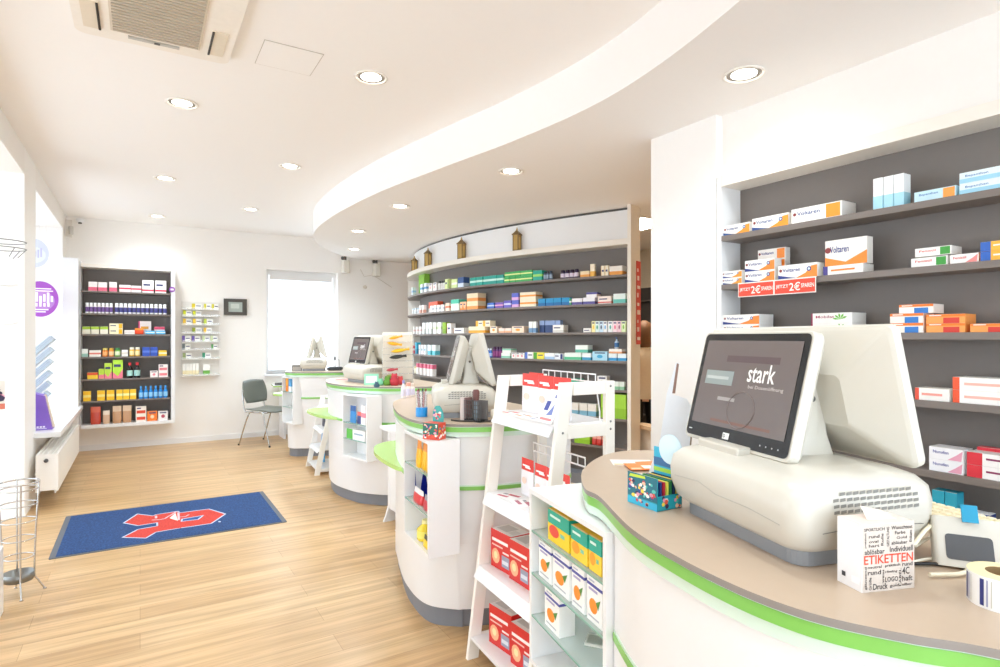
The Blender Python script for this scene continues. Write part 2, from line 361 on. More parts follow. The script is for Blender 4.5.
# ================================================================== PRODUCT PACKS
def pack(w, d, h, base, acc, pat, text=None, acc2=None, tcol='3a3f6b'):
    """a printed carton; front looks to -Y, origin at bottom centre"""
    m = MB(); B = M(base, .45); A = M(acc, .45); A2 = M(acc2 or tcol, .45); y = -d / 2 - .0004; x0, x1 = -w / 2, w / 2
    m.box(x0, x1, -d / 2, d / 2, 0, h, B)
    e = .0
    def F(u0, u1, v0, v1, mm, yy=y): m.front(x0 + w * u0, x0 + w * u1, h * v0, h * v1, yy, mm)
    def wrap(v0, v1, mm):
        t = .0004
        m.quad((x0 - t, y, h * v0), (x1 + t, y, h * v0), (x1 + t, y, h * v1), (x0 - t, y, h * v1), mm)
        m.quad((x1 + t, y, h * v0), (x1 + t, d / 2, h * v0), (x1 + t, d / 2, h * v1), (x1 + t, y, h * v1), mm)
        m.quad((x0 - t, d / 2, h * v0), (x0 - t, y, h * v0), (x0 - t, y, h * v1), (x0 - t, d / 2, h * v1), mm)
    if pat == 'leaf':
        F(0, .04, .0, 1, A2)
        for k in range(5): a = .5 + k * .62; m.poly([(x0 + w * .72, y, h * .35), (x0 + w * .72 + h * .5 * math.cos(a - .22), y, h * .35 + h * .42 * math.sin(a - .22)), (x0 + w * .72 + h * .75 * math.cos(a), y, h * .35 + h * .62 * math.sin(a)), (x0 + w * .72 + h * .5 * math.cos(a + .22), y, h * .35 + h * .42 * math.sin(a + .22))], A)
    elif pat == 'tab': F(0, 1, .72, 1, A2); F(.45, .86, 0, .62, A); F(.08, .4, .82, .92, M('f6f0e6'), y - .0004)
    elif pat == 'low': wrap(0.02, .42, A)
    elif pat == 'top': wrap(.62, .99, A)
    elif pat == 'mid': wrap(.38, .62, A)
    elif pat == 'line': wrap(.12, .26, A); F(.1, .7, .55, .7, A2)
    elif pat == 'right': F(.70, .97, .06, .94, A); text or F(.08, .5, .5, .68, A2)
    elif pat == 'left': F(0, .34, 0, 1, A); text or F(.42, .9, .5, .66, A2)
    elif pat == 'swoosh':
        m.poly([(x0 + w * a, y, h * b) for a, b in ((.45, 0), (1, 0), (1, .85), (.85, .8), (.72, .35))], A)
        m.poly([(x0 + w * a, y - .0003, h * b) for a, b in ((0, 0), (.55, 0), (.3, .12), (0, .3))], A2)
        m.poly([(x0 + w * .80 + h * .17 * math.cos(k * PI / 5), y - .0004, h * .60 + h * .17 * math.sin(k * PI / 5)) for k in range(10)], A2); m.poly([(x0 + w * .80 + h * .09 * math.cos(k * PI / 5), y - .0007, h * .60 + h * .09 * math.sin(k * PI / 5)) for k in range(10)], M('cfe0ee'))
    elif pat == 'diag':
        m.poly([(x0 + w * a, y, h * b) for a, b in ((.55, .05), (.95, .05), (.98, .9), (.8, .5))], A); text or F(.08, .5, .42, .6, A2)
    elif pat == 'spot':
        m.poly([(x0 + w * .5 + w * .2 * math.cos(k * PI / 5), y, h * .45 + h * .2 * math.sin(k * PI / 5)) for k in range(10)], A); F(.15, .85, .78, .9, A2)
    elif pat == 'fruit':
        wrap(.80, .87, A2); F(.12, .7, .70, .76, M('a8a4c8')); F(.12, .5, .91, .95, M('b8bcd0'))
        m.poly([(x0 + w * .42 + w * .27 * math.cos(k * PI / 6), y, h * .38 + h * .17 * math.sin(k * PI / 6)) for k in range(12)], A)
        m.poly([(x0 + w * a, y - .0003, h * b) for a, b in ((.6, .5), (.9, .62), (.75, .36))], M('4c8a3a'))
        F(.1, .8, .1, .14, M('b9bcc4'))
    elif pat == 'half': F(.5, 1, 0, 1, A); F(.08, .42, .4, .6, A2)
    elif pat == 'tri': m.poly([(x0 + w * a, y, h * b) for a, b in ((0, 0), (1, 0), (1, .5), (.5, .12), (.0, .35))], A); text or F(.1, .8, .62, .76, A2)
    elif pat == 'tea':
        wrap(.56, .99, A); m.poly([(x0 + w * .3 + w * .24 * math.cos(k * PI / 6), y - .0003, h * .36 + h * .19 * math.sin(k * PI / 6)) for k in range(12)], A2); F(.12, .62, .78, .86, M('d8f0e6'), y - .0008); F(.6, .8, .3, .42, M('7cc4a8'))
    elif pat == 'rows':
        F(.08, .92, .12, .32, A); F(.08, .92, .55, .75, A); F(.1, .5, .85, .93, A2)
    elif pat == 'edge': F(0.0, .12, 0, 1, A); F(.2, .8, .4, .6, A2)
    if text == 'Voltaren': m.poly([(x0 + w * .07 + h * .12 * math.cos(k * PI / 4), y - .0006, h * .62 + h * .12 * math.sin(k * PI / 4)) for k in range(8)], M('8c3c3c'))
    # folded end flap seams
    m.box(x0 + w * .03, x1 - w * .03, -d / 2 + d * .03, -d / 2 + d * .10, h, h + .0006, M('d9d4cb', .6))
    if text: m.text(text, x0 + w * .12, x0 + w * .58, h * .50, h * .76, y - .0006, A2)
    return m
def bottle(w, h, base, cap, lab, kind='jar'):
    m = MB(); r = w / 2
    if kind == 'jar': m.lathe([(r * .9, 0), (r, .06 * h), (r, .68 * h), (r * .8, .76 * h)], M(base, .3), n=14); m.lathe([(r * .86, .76 * h), (r * .86, .97 * h), (r * .7, h)], M(cap, .4), n=14)
    elif kind == 'pump': m.lathe([(r * .8, 0), (r, .05 * h), (r * .95, .55 * h), (r * .35, .68 * h), (r * .3, .8 * h)], M(base, .3), n=12); m.lathe([(r * .35, .8 * h), (r * .3, .96 * h), (r * .1, h)], M(cap, .3), n=10); m.box(-r * .9, 0, -r * .2, r * .2, .9 * h, .97 * h, M(cap, .3))
    else: m.lathe([(r * .9, 0), (r, .04 * h), (r, .55 * h), (r * .5, .74 * h), (r * .42, .82 * h)], M(base, .2), n=14); m.lathe([(r * .5, .82 * h), (r * .48, .97 * h), (r * .4, h)], M(cap, .4), n=12)
    m.lathe([(r * 1.012, .14 * h), (r * 1.012, (.5 if kind != 'jar' else .6) * h)], M(lab, .5), n=14)
    return m
def bag(w, h, d, base, top, text=None):
    """a pouch: rounded bulging belly, flat sealed top"""
    m = MB(); loops = []
    for z, dd, ww in ((0, .8, .93), (.03, 1, .97), (.2, 1.0, 1), (.45, .8, 1), (.68, .5, .985), (.88, .16, .98), (1, .05, .98)):
        loops.append([(w / 2 * ww * math.copysign(abs(math.cos(a)) ** .55, math.cos(a)), d / 2 * dd * math.copysign(abs(math.sin(a)) ** .9, math.sin(a)), z * h) for a in [k * PI / 12 for k in range(24)]])
    m.loft(loops[:5], M(base, .3)); m.loft(loops[4:], M(top, .3))
    return m
ORD = ['leftmost', 'second from left', 'third from left', 'fourth from left', 'fifth from left', 'sixth from left', 'seventh from left', 'eighth from left', 'ninth from left', 'tenth from left', 'eleventh from left']
def numbered(lb, i, n, k, st):
    for c in (', one of two stacked', ', one of the stacked pair', ', one of two', ', one of three stacked', ', one of three', ', one of the lower two', ', one of the front pair stacked'): lb = lb.replace(c, '')
    x = ''
    if n > 1: x += ', ' + ('rightmost' if i == n - 1 else ORD[i])
    if st > 1: x += ', ' + ('top one' if k == st - 1 else ('bottom one' if k == 0 else 'middle one'))
    ws = lb.split(); room = 16 - len(x.replace(',', '').split())
    return ' '.join(ws[:room]).rstrip(',') + x
def place_run(pos, items, shelf_z, fmt_group):
    """items: (px0, px1, height_px, n, stack, kind, spec, label) on the shelf whose pixel->place function is pos"""
    for it in items:
        px0, px1, hpx, n, stack, kind, spec, label = it[:8]
        dz0 = it[8] if len(it) > 8 else 0; dep = it[9] if len(it) > 9 else None; setb = it[10] if len(it) > 10 else 0
        proto = None
        for i in range(n):
            a = px0 + (px1 - px0) * i / n; b = px0 + (px1 - px0) * (i + 1) / n
            (xa, ya), (xb, yb) = pos(a, setb)[:2], pos(b, setb)[:2]
            cx, cy = (xa + xb) / 2, (ya + yb) / 2; w = math.hypot(xb - xa, yb - ya); th = math.atan2(yb - ya, xb - xa)
            cpx, c = topx(cx, cy)
            w = min(w, 1.7 * (b - a) * c / FPX) if pos is globals().get('gpos') else w
            h = hpx * c / FPX / stack; w = w * (.95 if n == 1 else .9)
            d = min(dep or max(.03, min(.12, w * .75)), .146 - setb)
            if proto is None:
                if kind == 'pack': m = pack(w, d, h, *spec); nm = 'medicine_box'
                elif kind == 'bag': d = min(d, .05); m = bag(w, h, d, *spec); nm = 'product_pouch'
                else: m = bottle(w, h, spec[0], spec[1], spec[2], kind); nm = {'jar': 'jar', 'pump': 'pump_bottle', 'bottle': 'bottle'}[kind]; d = w
                proto = m.build(nm); first = True
                tag(proto, label, {'medicine_box': 'medicine box', 'jar': 'jar', 'pump_bottle': 'bottle', 'bottle': 'bottle', 'product_pouch': 'pouch'}[nm])
                if n * stack > 1: proto['group'] = label.split(',')[0]
                pd, ph = d, h
            for k in range(stack):
                o = proto if first else proto.copy()
                if not first: COL.objects.link(o)
                first = False
                nx, ny = -math.sin(th), math.cos(th)      # away from the viewer
                j = random.uniform(-.010, .010) if n > 1 else 0
                o.location = (cx + nx * (pd / 2 + .002 + j * .5), cy + ny * (pd / 2 + .002 + j * .5), shelf_z + dz0 + k * (ph + .0008) + .0003)
                o.rotation_euler.z = th + random.uniform(-.04, .04) * (w < .12 and n > 1)
                if n * stack > 1: o['label'] = numbered(label, i, n, k, stack)

# ================================================================== RIGHT WALL SHELF
RZL = [1.975, 1.71, 1.442, 1.168, .888, .615]
RXF, RXB = 2.70, 2.875
ru = empty('wall_shelf_unit', (RXF, 2.09, 0), 0, 'large built in wall shelf with dark grey back on the right beside the column', 'shelf')
def sub(m, name, parent, **k):
    o = m.build(name, **k); o.parent = parent; o.matrix_parent_inverse = Matrix.Translation(parent.location).inverted() if not parent.rotation_euler.z else (Matrix.Translation(parent.location) @ RZ(parent.rotation_euler.z)).inverted(); return o
sub(MB().box(RXB - .012, RXB, -.9, 2.09, .1, 2.26, GREYB), 'back_panel', ru)
sub(MB().box(RXF, RXB, 2.085, 2.115, 0, 2.30, WHITE), 'side_panel', ru)
sub(MB().box(RXF - .005, RXB, -.9, 2.085, 2.245, 2.30, CREAM), 'top_panel', ru)
for z in RZL: sub(MB().box(RXF, RXB - .012, -.9, 2.085, z - .028, z, SHELFG), 'shelf', ru)
sub(MB().box(RXF, RXB - .012, -.9, 2.085, 0, .1, GREYB), 'plinth', ru)
def rpos(px, setb=0):
    a = ray(px, 0); s = (RXF + .012 + setb) / a[0]; return (RXF + .012 + setb, a[1] * s)
VO = ('f6f1ea', 'f39a2f', 'swoosh', 'Voltaren', '2c4f8f')
ritems = {
 0: [(722.5, 750, 10, 1, 1, 'pack', VO, 'small orange and white gel carton at the column end of the top right shelf'),
     (751, 789, 12.5, 1, 1, 'pack', VO, 'medium orange and white gel carton on the top right shelf, middle of three'),
     (790, 843, 15, 1, 1, 'pack', ('f6f1ea', 'f39a2f', 'right', 'Voltaren', '2c4f8f'), 'long orange and white gel carton on the top right shelf, rightmost of three'),
     (873, 904, 31, 3, 1, 'pack', ('f3f4f4', 'a9d8e6', 'low', None, '5b6a78'), 'tall narrow white carton with pale blue foot, one of three on the top right shelf', 0, .055),
     (913, 957, 10.5, 1, 1, 'pack', ('c6e4ee', 'f5a04a', 'right', 'Bepanthen', '3b77b5'), 'flat light blue carton with orange end on the top right shelf'),
     (958, 1012, 22, 1, 2, 'pack', ('e2f0f4', '9fd3e8', 'low', 'Bepanthen', '3b77b5'), 'flat white and pale blue cream carton, one of two stacked at the right edge of the top shelf')],
 1: [(721.5, 742, 13, 1, 2, 'pack', ('f4f1ec', 'f39a2f', 'swoosh', 'Voltaren', '2b3e8a'), 'small gel carton, one of two stacked beside the column on the second shelf'),
     (744, 775, 22, 1, 2, 'pack', ('f4f1ec', 'f08a30', 'swoosh', 'Voltaren', '2b3e8a'), 'gel carton, one of the front pair stacked above the left red offer card', 0, .06),
     (757, 786, 33, 1, 3, 'pack', ('efe9e2', 'f08a30', 'right', 'Voltaren', '2b3e8a'), 'grey white carton, one of three stacked behind the left offer card', 0, .04, .075),
     (777, 818, 14, 1, 1, 'pack', ('f4f1ec', 'f08a30', 'swoosh', 'Voltaren', '2b3e8a'), 'wide gel carton above the right red offer card', 0, .06),
     (822, 864, 9, 1, 1, 'pack', ('f3efe8', '4a3f8a', 'edge', None, 'e9862b'), 'flat white packet lying under the large white tablet carton', 0, .09),
     (824, 868, 26, 1, 1, 'pack', ('f0ebe2', 'f08a30', 'tri', 'Voltaren', '2b3e8a'), 'large white tablet carton standing on a flat packet on the second shelf', .042, .05, .01),
     (910, 948, 9, 1, 1, 'pack', ('f3f1ec', '3f9a3c', 'right', 'Fenistil', 'd6453f'), 'green and white ointment carton, lower of the pair on the second right shelf'),
     (914, 952, 8.5, 1, 1, 'pack', ('f3f1ec', '3f9a3c', 'right', 'Fenistil', 'd6453f'), 'green and white ointment carton, upper of the pair on the second right shelf', .041),
     (949, 979, 9, 1, 1, 'pack', ('f4efea', 'ef8f8a', 'diag', 'Fenistil', 'd6453f'), 'white carton with pink stripe right of the green ointment cartons'),
     (979.5, 1012, 19, 1, 2, 'pack', ('f7b43c', '2d62b8', 'left', None, 'f6f2e8'), 'blue and orange carton, one of two stacked at the right edge of the second shelf')],
 2: [(721.5, 760, 19, 1, 2, 'pack', ('f4f1ec', 'f08a30', 'swoosh', 'Voltaren', '2b3e8a'), 'gel carton, one of two stacked beside the column on the third shelf'),
     (784, 809, 7, 1, 1, 'pack', ('f1efe9', '6cb83b', 'leaf', 'Mobilat', 'd33a5a'), 'small white carton with green leaf low on the third shelf'),
     (810, 853, 20, 1, 2, 'pack', ('efece6', '6cb83b', 'leaf', 'Mobilat', 'a03a5a'), 'white carton with green leaf, one of two stacked on the third shelf'),
     (889, 924, 19, 1, 2, 'pack', ('f4ece2', '2f77c4', 'tab', None, 'f07a28'), 'orange and blue tablet carton, one of the lower two in a stack of three'),
     (898, 934, 9, 1, 1, 'pack', ('f4ece2', '2f77c4', 'tab', None, 'f07a28'), 'orange and blue tablet carton topping the stack of three on the third shelf', .079),
     (925, 966, 18, 1, 2, 'pack', ('f4a052', 'd63a2a', 'tab', None, 'ee7d24'), 'orange carton with red label, one of two stacked right of the blue and orange stack'),
     (969, 1012, 8.5, 1, 1, 'pack', ('f4a052', 'd63a2a', 'tab', None, 'ee7d24'), 'single orange carton at the right edge of the third shelf')],
 3: [(914, 950, 12, 1, 1, 'pack', ('f4f0ea', 'e8543c', 'edge', None, 'f0a090'), 'low white carton with red mark half hidden behind the till screen'),
     (951, 1015, 26, 1, 2, 'pack', ('f6f3ee', 'ee5a33', 'edge', None, 'f2b8a8'), 'long white carton with red corner mark, one of two stacked on the fourth shelf')],
 4: [(928, 964, 24, 1, 2, 'pack', ('f1f0f2', 'e3a0b4', 'diag', 'Nurofen', '4a4fa0'), 'white carton with violet writing, one of two stacked on the fifth shelf'),
     (965.5, 1015, 25, 1, 2, 'pack', ('f4f1ee', 'd9333f', 'left', None, '8a2f58'), 'white and red carton, one of two stacked at the right end of the fifth shelf'),
     (976, 1015, 28, 1, 1, 'pack', ('d83440', 'f1eeea', 'right', None, 'f1eeea'), 'red carton standing behind the white and red pair', 0, .04, .075)],
 5: [(931, 957, 49, 2, 1, 'pack', ('28a0b8', 'f1f4f4', 'mid', None, 'f1f4f4'), 'teal and white upright carton, one of two low behind the front counter', 0, .06),
     (959, 990, 36, 5, 1, 'pack', ('eef0f4', '27407f', 'top', None, 'b43a50'), 'blue and white carton in the low row behind the front counter', 0, .05)],
}
for k, its in ritems.items(): place_run(rpos, its, RZL[k], 'right')
# red offer cards clipped to the second shelf edge
for (a, b, lb) in ((741, 777, 'red JETZT 2 EURO SPAREN offer card, left of two on the second shelf'), (777, 819, 'red JETZT 2 EURO SPAREN offer card, right of two on the second shelf')):
    (xa, ya), (xb, yb) = rpos(a), rpos(b); w = ya - yb
    m = MB(); m.box(-w / 2, w / 2, -.001, .001, -.075, .0, M('f4ece2')); m.front(-w / 2 + .004, w / 2 - .004, -.071, -.006, -.0014, M('e8472b', .4))
    m.text('JETZT', -w * .45, -w * .14, -.048, -.028, -.0018, M('fff6ec')); m.text('2€', -w * .12, w * .14, -.06, -.02, -.0018, M('fff6ec')); m.text('SPAREN', w * .16, w * .46, -.048, -.028, -.0018, M('fff6ec'))
    m.box(-w / 2 + .002, w / 2 - .002, .0, .012, -.002, .0, M('e8e0d4'))
    o = m.build('offer_card', loc=(RXF - .012, (ya + yb) / 2, RZL[1] - .001), rz=-PI / 2); tag(o, lb, 'sign')

# ================================================================== CURVED SHELF WALL
GC = [(3.82, 3.97), (3.56, 4.6), (3.33, 5.25), (3.17, 5.95), (3.11, 6.65), (3.15, 7.3), (3.27, 7.85), (3.47, 8.3)]
gc = spline(GC, 8)                         # from the right end to the far left end
def band(pts_f, pts_b, z0, z1, m, mat):    # closed slab between two polylines
    pts = list(pts_f) + list(pts_b)[::-1]
    if area(pts) < 0: pts = pts[::-1]
    return m.prism(pts, z0, z1, mat)
def inn(d): # d > 0 : into the shelf, away from the customer
    return offset(gc, -d, closed=False)
GZ = [2.01, 1.745, 1.475, 1.205, .935, .665, .395]
gu = empty('curved_shelf_wall', (3.47, 6, 0), 0, 'tall curved grey backed shelf wall with white frame behind the counters', 'shelf')
m = MB(); band(inn(.19), inn(.205), .0, 2.3, m, GREYB); sub(m, 'back_panel', gu)
m = MB(); band(inn(0), inn(.205), 2.285, 2.34, m, CREAM); sub(m, 'top_frame', gu)
for z in GZ:
    m = MB(); band(inn(.01), inn(.19), z - .022, z, m, SHELFG); sub(m, 'shelf', gu)
m = MB(); band(inn(.02), inn(.19), 0, .1, m, PLINTH); sub(m, 'plinth', gu)
def endp(i0, i1, mat, z1, name, d=.215, d0=-.005):
    a0, a1 = offset(gc, -d0, False)[i0], offset(gc, -d0, False)[i1]; b0, b1 = inn(d)[i0], inn(d)[i1]
    dx, dy = a0[0] - a1[0], a0[1] - a1[1]; L = math.hypot(dx, dy); t = .035 / L
    pts = [a0, (a0[0] + dx * t, a0[1] + dy * t), (b0[0] + dx * t, b0[1] + dy * t), b0]
    if area(pts) < 0: pts = pts[::-1]
    m = MB(); m.prism(pts, 0, z1, mat); return sub(m, name, gu)
endp(0, 1, CREAM, ZS - .0, 'end_panel'); endp(-1, -2, CREAM, 2.34, 'end_panel', .205)
m = MB(); band(inn(.10), inn(.12), 2.34, ZS - .025, m, WHITE); sub(m, 'header_panel', gu)
m = MB(); band(inn(.125), inn(.135), 2.34, ZS, m, DARKG); sub(m, 'painted_gap_shade', gu)  # solid dark strip, paints the shade in the gap above the header
GOFF = {}
def gpos(px, setb=0):
    d = .022 + setb
    if d not in GOFF:
        l = offset(gc, -d, False); q = [(topx(*p)[0], p) for p in l]
        i = min(range(len(q)), key=lambda k: q[k][0]); GOFF[d] = q[:i + 1]
    q = GOFF[d]
    for k in range(len(q) - 1):
        if q[k][0] >= px >= q[k + 1][0]:
            t = (q[k][0] - px) / (q[k][0] - q[k + 1][0]); a, b = q[k][1], q[k + 1][1]
            return (a[0] + (b[0] - a[0]) * t, a[1] + (b[1] - a[1]) * t)
    return q[0][1] if px > q[0][0] else q[-1][1]
G = 'pack'
gitems = {
 0: [(410.5, 413.5, 8, 1, 1, G, ('dfe9f2', '9cc3e8', 'mid'), 'pale blue carton at the far left end of the top curved shelf'),
     (415, 428, 20, 1, 1, G, ('8cc63c', '74ae2c', 'low', None, 'a8da5c'), 'big bright green carton at the far end of the top curved shelf', 0, .12, .07),
     (419, 427, 9, 2, 1, G, ('eef3f6', '5ea3cf', 'mid'), 'small white and blue carton in front of the big green carton'),
     (427.5, 437, 8, 2, 1, G, ('f4eeea', 'e9a0a0', 'spot'), 'small white carton with pink spot right of the big green carton'),
     (437.5, 444, 9, 3, 1, 'jar', ('f1f0ee', '3b3b3b', 'e2dfdb'), 'small white bottle with dark lid on the top curved shelf'),
     (444.5, 449, 10, 1, 1, G, ('dfe9a8', '6d9a2a', 'right'), 'pale green carton beside the small dark lidded bottles'),
     (451, 457, 9, 1, 1, G, ('d8e8a0', 'f3f3e6', 'mid'), 'light green carton left of the navy carton on the top curved shelf'),
     (457.5, 463.5, 10, 1, 1, G, ('3e5c94', 'cfdcec', 'low'), 'navy carton standing left of the teal row'),
     (469.5, 503, 8.3, 5, 1, G, ('2aa394', 'bfe6da', 'mid'), 'teal carton in the row of five on the top curved shelf'),
     (504, 532, 10.5, 5, 2, G, ('3fae5c', 'e4ef9c', 'mid'), 'green carton with pale yellow band, double stacked row of ten on the top curved shelf'),
     (532.5, 542, 10, 1, 1, G, ('1fa58c', '9ad86a', 'mid'), 'teal carton with green stripe right of the green double row'),
     (542.5, 551.5, 8.5, 3, 1, 'jar', ('5c6f86', '2f3b4c', '9fb2c6'), 'small slate blue jar right of the green cartons'),
     (559, 578, 8.5, 4, 1, 'jar', ('34244f', '241838', 'ddd2e4'), 'dark purple jar with white label in the row of four'),
     (580, 589.5, 6, 1, 1, G, ('f3dcb4', 'f0a64a', 'low'), 'low cream and orange carton right of the purple jars'),
     (590, 594.5, 12.5, 1, 1, G, ('f6ead2', 'f3b94c', 'low'), 'tall thin cream and orange carton on the top curved shelf'),
     (601, 608.5, 10, 2, 1, G, ('f2e8d2', 'eac27a', 'edge'), 'upright cream carton near the right end of the top curved shelf'),
     (609, 622.5, 9, 1, 1, G, ('efeae2', 'f0a040', 'low', None, '6a7c9a'), 'wide orange and grey carton at the right end of the top curved shelf')],
 1: [(411, 418, 6, 3, 1, 'jar', ('eeeeec', 'c6d8e2', 'dce4e8'), 'tiny white jar at the far end of the second curved shelf'),
     (418.5, 424, 8, 2, 1, G, ('f4f0ec', 'e8b09c', 'low'), 'narrow white and peach carton left of the big red carton'),
     (426, 440, 11, 1, 1, G, ('e8603a', 'f2efe9', 'low', None, 'd84a2a'), 'big orange red carton at the back of the second curved shelf', 0, .1, .07),
     (429, 444, 6.5, 4, 1, G, ('f3f1ee', 'c9ccd2', 'mid'), 'small white carton in front of the big orange red carton'),
     (445, 449.5, 8, 1, 1, G, ('f6d8c4', 'ee7a50', 'mid'), 'peach coloured narrow carton left of the mint carton'),
     (450.5, 459, 11, 1, 1, G, ('e6f0ea', '57c3a6', 'top'), 'white carton with mint top on the second curved shelf'),
     (460, 466, 8, 2, 1, G, ('f4c49a', 'ee8a3a', 'tri'), 'orange carton left of the peach stack on the second curved shelf'),
     (466.5, 478, 16, 1, 2, G, ('f3dcb8', 'ef9a50', 'low'), 'peach and orange carton, one of two stacked on the second curved shelf'),
     (487, 494, 5.5, 1, 1, G, ('3f6cc0', 'c4d2ee', 'mid'), 'low blue carton starting the purple row'),
     (495, 503, 5.5, 1, 1, G, ('7a5ab4', 'e6a0c4', 'mid'), 'low purple and pink carton second in its row'),
     (503.5, 511, 7, 1, 1, G, ('6c62c0', 'd4d0f0', 'mid'), 'lilac carton left of the stacked lilac pair'),
     (511.5, 518.5, 14, 1, 2, G, ('5f6ac8', 'd7a6d6', 'low'), 'blue violet carton, one of the stacked pair left of the orange striped cartons'),
     (519.5, 536, 14.5, 1, 2, G, ('f6e6cc', 'f2a03c', 'mid'), 'large white carton with orange stripe, one of two stacked on the second curved shelf', 0, .12),
     (537.5, 569, 7.5, 4, 1, G, ('1c8fc4', '0f6aa8', 'low', None, '5cc0dc'), 'blue wave patterned carton in the row of four on the second curved shelf'),
     (569.2, 571, 6.5, 1, 1, G, ('2f9a6a', 'e8f0e8', 'mid'), 'thin green carton right of the blue wave row'),
     (571.5, 582, 6.3, 1, 1, G, ('f0eef2', '5a5298', 'low'), 'white and violet carton, left one on the lower row of three'),
     (582.5, 595, 6.8, 1, 1, G, ('efedf2', '5a5298', 'low'), 'white and violet carton, right one on the lower row of three'),
     (586, 597, 5.2, 1, 1, G, ('efedf2', '5a5298', 'top'), 'white and violet carton lying on top of the other two', .064),
     (597.5, 611.5, 7.5, 1, 1, G, ('f3e4dc', 'e04a40', 'line'), 'pale pink carton with thin red line on the second curved shelf'),
     (613, 625.5, 9.5, 1, 1, G, ('e6f1ee', '6cc4b6', 'low'), 'white and mint carton at the right end of the second curved shelf')],
 2: [(412.5, 421, 7, 3, 1, G, ('f4f1ee', 'e6c8c0', 'mid'), 'low white carton at the far end of the third curved shelf'),
     (421.5, 432, 11, 3, 1, G, ('f3f3f0', 'd8dcd8', 'low'), 'upright white carton left of the pale green one on the third curved shelf'),
     (432.5, 441.5, 11, 2, 1, G, ('f3f5ef', 'cfe0b8', 'mid'), 'upright white carton with pale green band on the third curved shelf'),
     (442, 446, 11, 1, 1, G, ('8fb82c', '789c20', 'low'), 'leaf green narrow carton on the third curved shelf'),
     (446.5, 451, 10, 1, 1, G, ('f4eeea', 'e890a0', 'edge'), 'white carton with pink edge right of the leaf green one'),
     (452, 464, 5.3, 1, 1, G, ('f2efe8', '8c6a58', 'edge'), 'low wide white carton above the second till'),
     (468, 485, 6.5, 2, 1, G, ('f6e8c4', 'f4a83a', 'low'), 'yellow and orange carton, lower row of two on the third curved shelf'),
     (475, 490, 6, 2, 1, G, ('f6eacc', 'f4b23c', 'left'), 'yellow and orange carton lying on the lower pair of the third curved shelf', .07),
     (489.8, 497, 6.5, 1, 1, G, ('f6e4cc', 'f09a3a', 'spot'), 'white carton with orange spot left of the low pink pair'),
     (498, 511, 4.6, 2, 1, G, ('f4e0d2', 'f0b28c', 'low'), 'low pale pink carton between two orange spotted cartons'),
     (511.5, 524, 6.5, 1, 1, G, ('f3d8c0', 'f4a038', 'spot'), 'pinkish carton with orange spot right of the low pink pair'),
     (528.5, 536, 11, 2, 1, G, ('eef0ee', '6d94b8', 'low'), 'upright white and steel blue carton on the third curved shelf'),
     (539.5, 560, 12, 4, 1, G, ('394e7c', '8ea4cc', 'top'), 'upright navy carton in the row of four on the third curved shelf', 0, .05, .06),
     (552.5, 563.5, 7.5, 1, 1, G, ('f2efe8', 'c8c4bc', 'line'), 'white carton in front of the navy row'),
     (582, 591, 4, 1, 1, G, ('eeece8', '4a4a4a', 'edge'), 'flat white carton left of the dotted cartons'),
     (591.5, 595, 11, 1, 1, G, ('f4e9a8', 'f0c020', 'spot'), 'upright carton with yellow dot, first of the dotted row'),
     (595.2, 599, 11, 1, 1, G, ('dff0ea', '2a9a70', 'spot'), 'upright carton with green dot, second of the dotted row'),
     (599.2, 603, 11, 1, 1, G, ('cfe6f4', '26345c', 'spot'), 'upright pale blue carton with navy dot'),
     (603.2, 607, 11, 1, 1, G, ('f1f2f2', '4aa0d8', 'spot'), 'upright white carton with sky blue dot'),
     (608, 612.5, 11, 1, 1, G, ('f2f3f2', '4ab0a0', 'spot'), 'upright white carton with turquoise dot'),
     (612.8, 617, 11, 1, 1, G, ('f7dce2', 'e85c80', 'spot'), 'upright pale pink carton with rose dot'),
     (617.2, 621, 11, 1, 1, G, ('f6d0da', '8a2c54', 'spot'), 'upright pink carton with wine red dot'),
     (621.2, 625.5, 11, 1, 1, G, ('e4f0c0', '7cb83c', 'spot'), 'upright carton with leaf green dot, last of the dotted row')],
 3: [(410.8, 413, 8, 1, 1, G, ('e2606a', 'f2e0e0', 'mid'), 'small red carton at the far end of the fourth curved shelf'),
     (414, 417.5, 11.5, 1, 1, G, ('2aa8c4', '1c84a4', 'low'), 'turquoise upright carton on the fourth curved shelf'),
     (418, 426, 9.5, 3, 1, G, ('f0f4f4', 'e87a8c', 'edge', None, '3aa8c0'), 'white carton with red and blue print on the fourth curved shelf'),
     (427, 436, 10, 2, 1, G, ('e8f3f2', '58bcc8', 'low'), 'white and aqua carton left of the second till screen'),
     (486, 491, 9, 2, 1, 'bottle', ('3a70c4', 'dfe6f0', '9cb8e6'), 'small blue spray bottle right of the second till screen'),
     (491.5, 501, 11, 3, 1, 'jar', ('5a2466', '36123e', '8a3c78'), 'deep purple round jar on the fourth curved shelf'),
     (501, 510, 5, 1, 1, G, ('e8efe6', '8ccab0', 'low'), 'low mint carton, lower of the stacked pair'),
     (502, 511, 4.2, 1, 1, G, ('e9efe6', '8ccab0', 'top'), 'low mint carton, upper of the stacked pair', .055),
     (511.5, 524, 5.5, 3, 1, G, ('f4eeea', 'e07a84', 'spot'), 'low white carton with pink dot on the fourth curved shelf'),
     (524.5, 533, 6.5, 1, 1, G, ('f0f0ee', '5a78c8', 'left'), 'white carton with blue left end on the fourth curved shelf'),
     (533.2, 544, 6.5, 1, 1, G, ('f0e04c', '5aa83c', 'left'), 'yellow and green carton on the fourth curved shelf'),
     (544.2, 554, 6.2, 1, 1, G, ('f0f2f2', 'a8c8e8', 'low'), 'white and pale blue carton right of the yellow one'),
     (554.2, 563, 5.8, 1, 1, G, ('e8ecf2', '2c3c7c', 'right'), 'white and navy carton at the middle of the fourth curved shelf'),
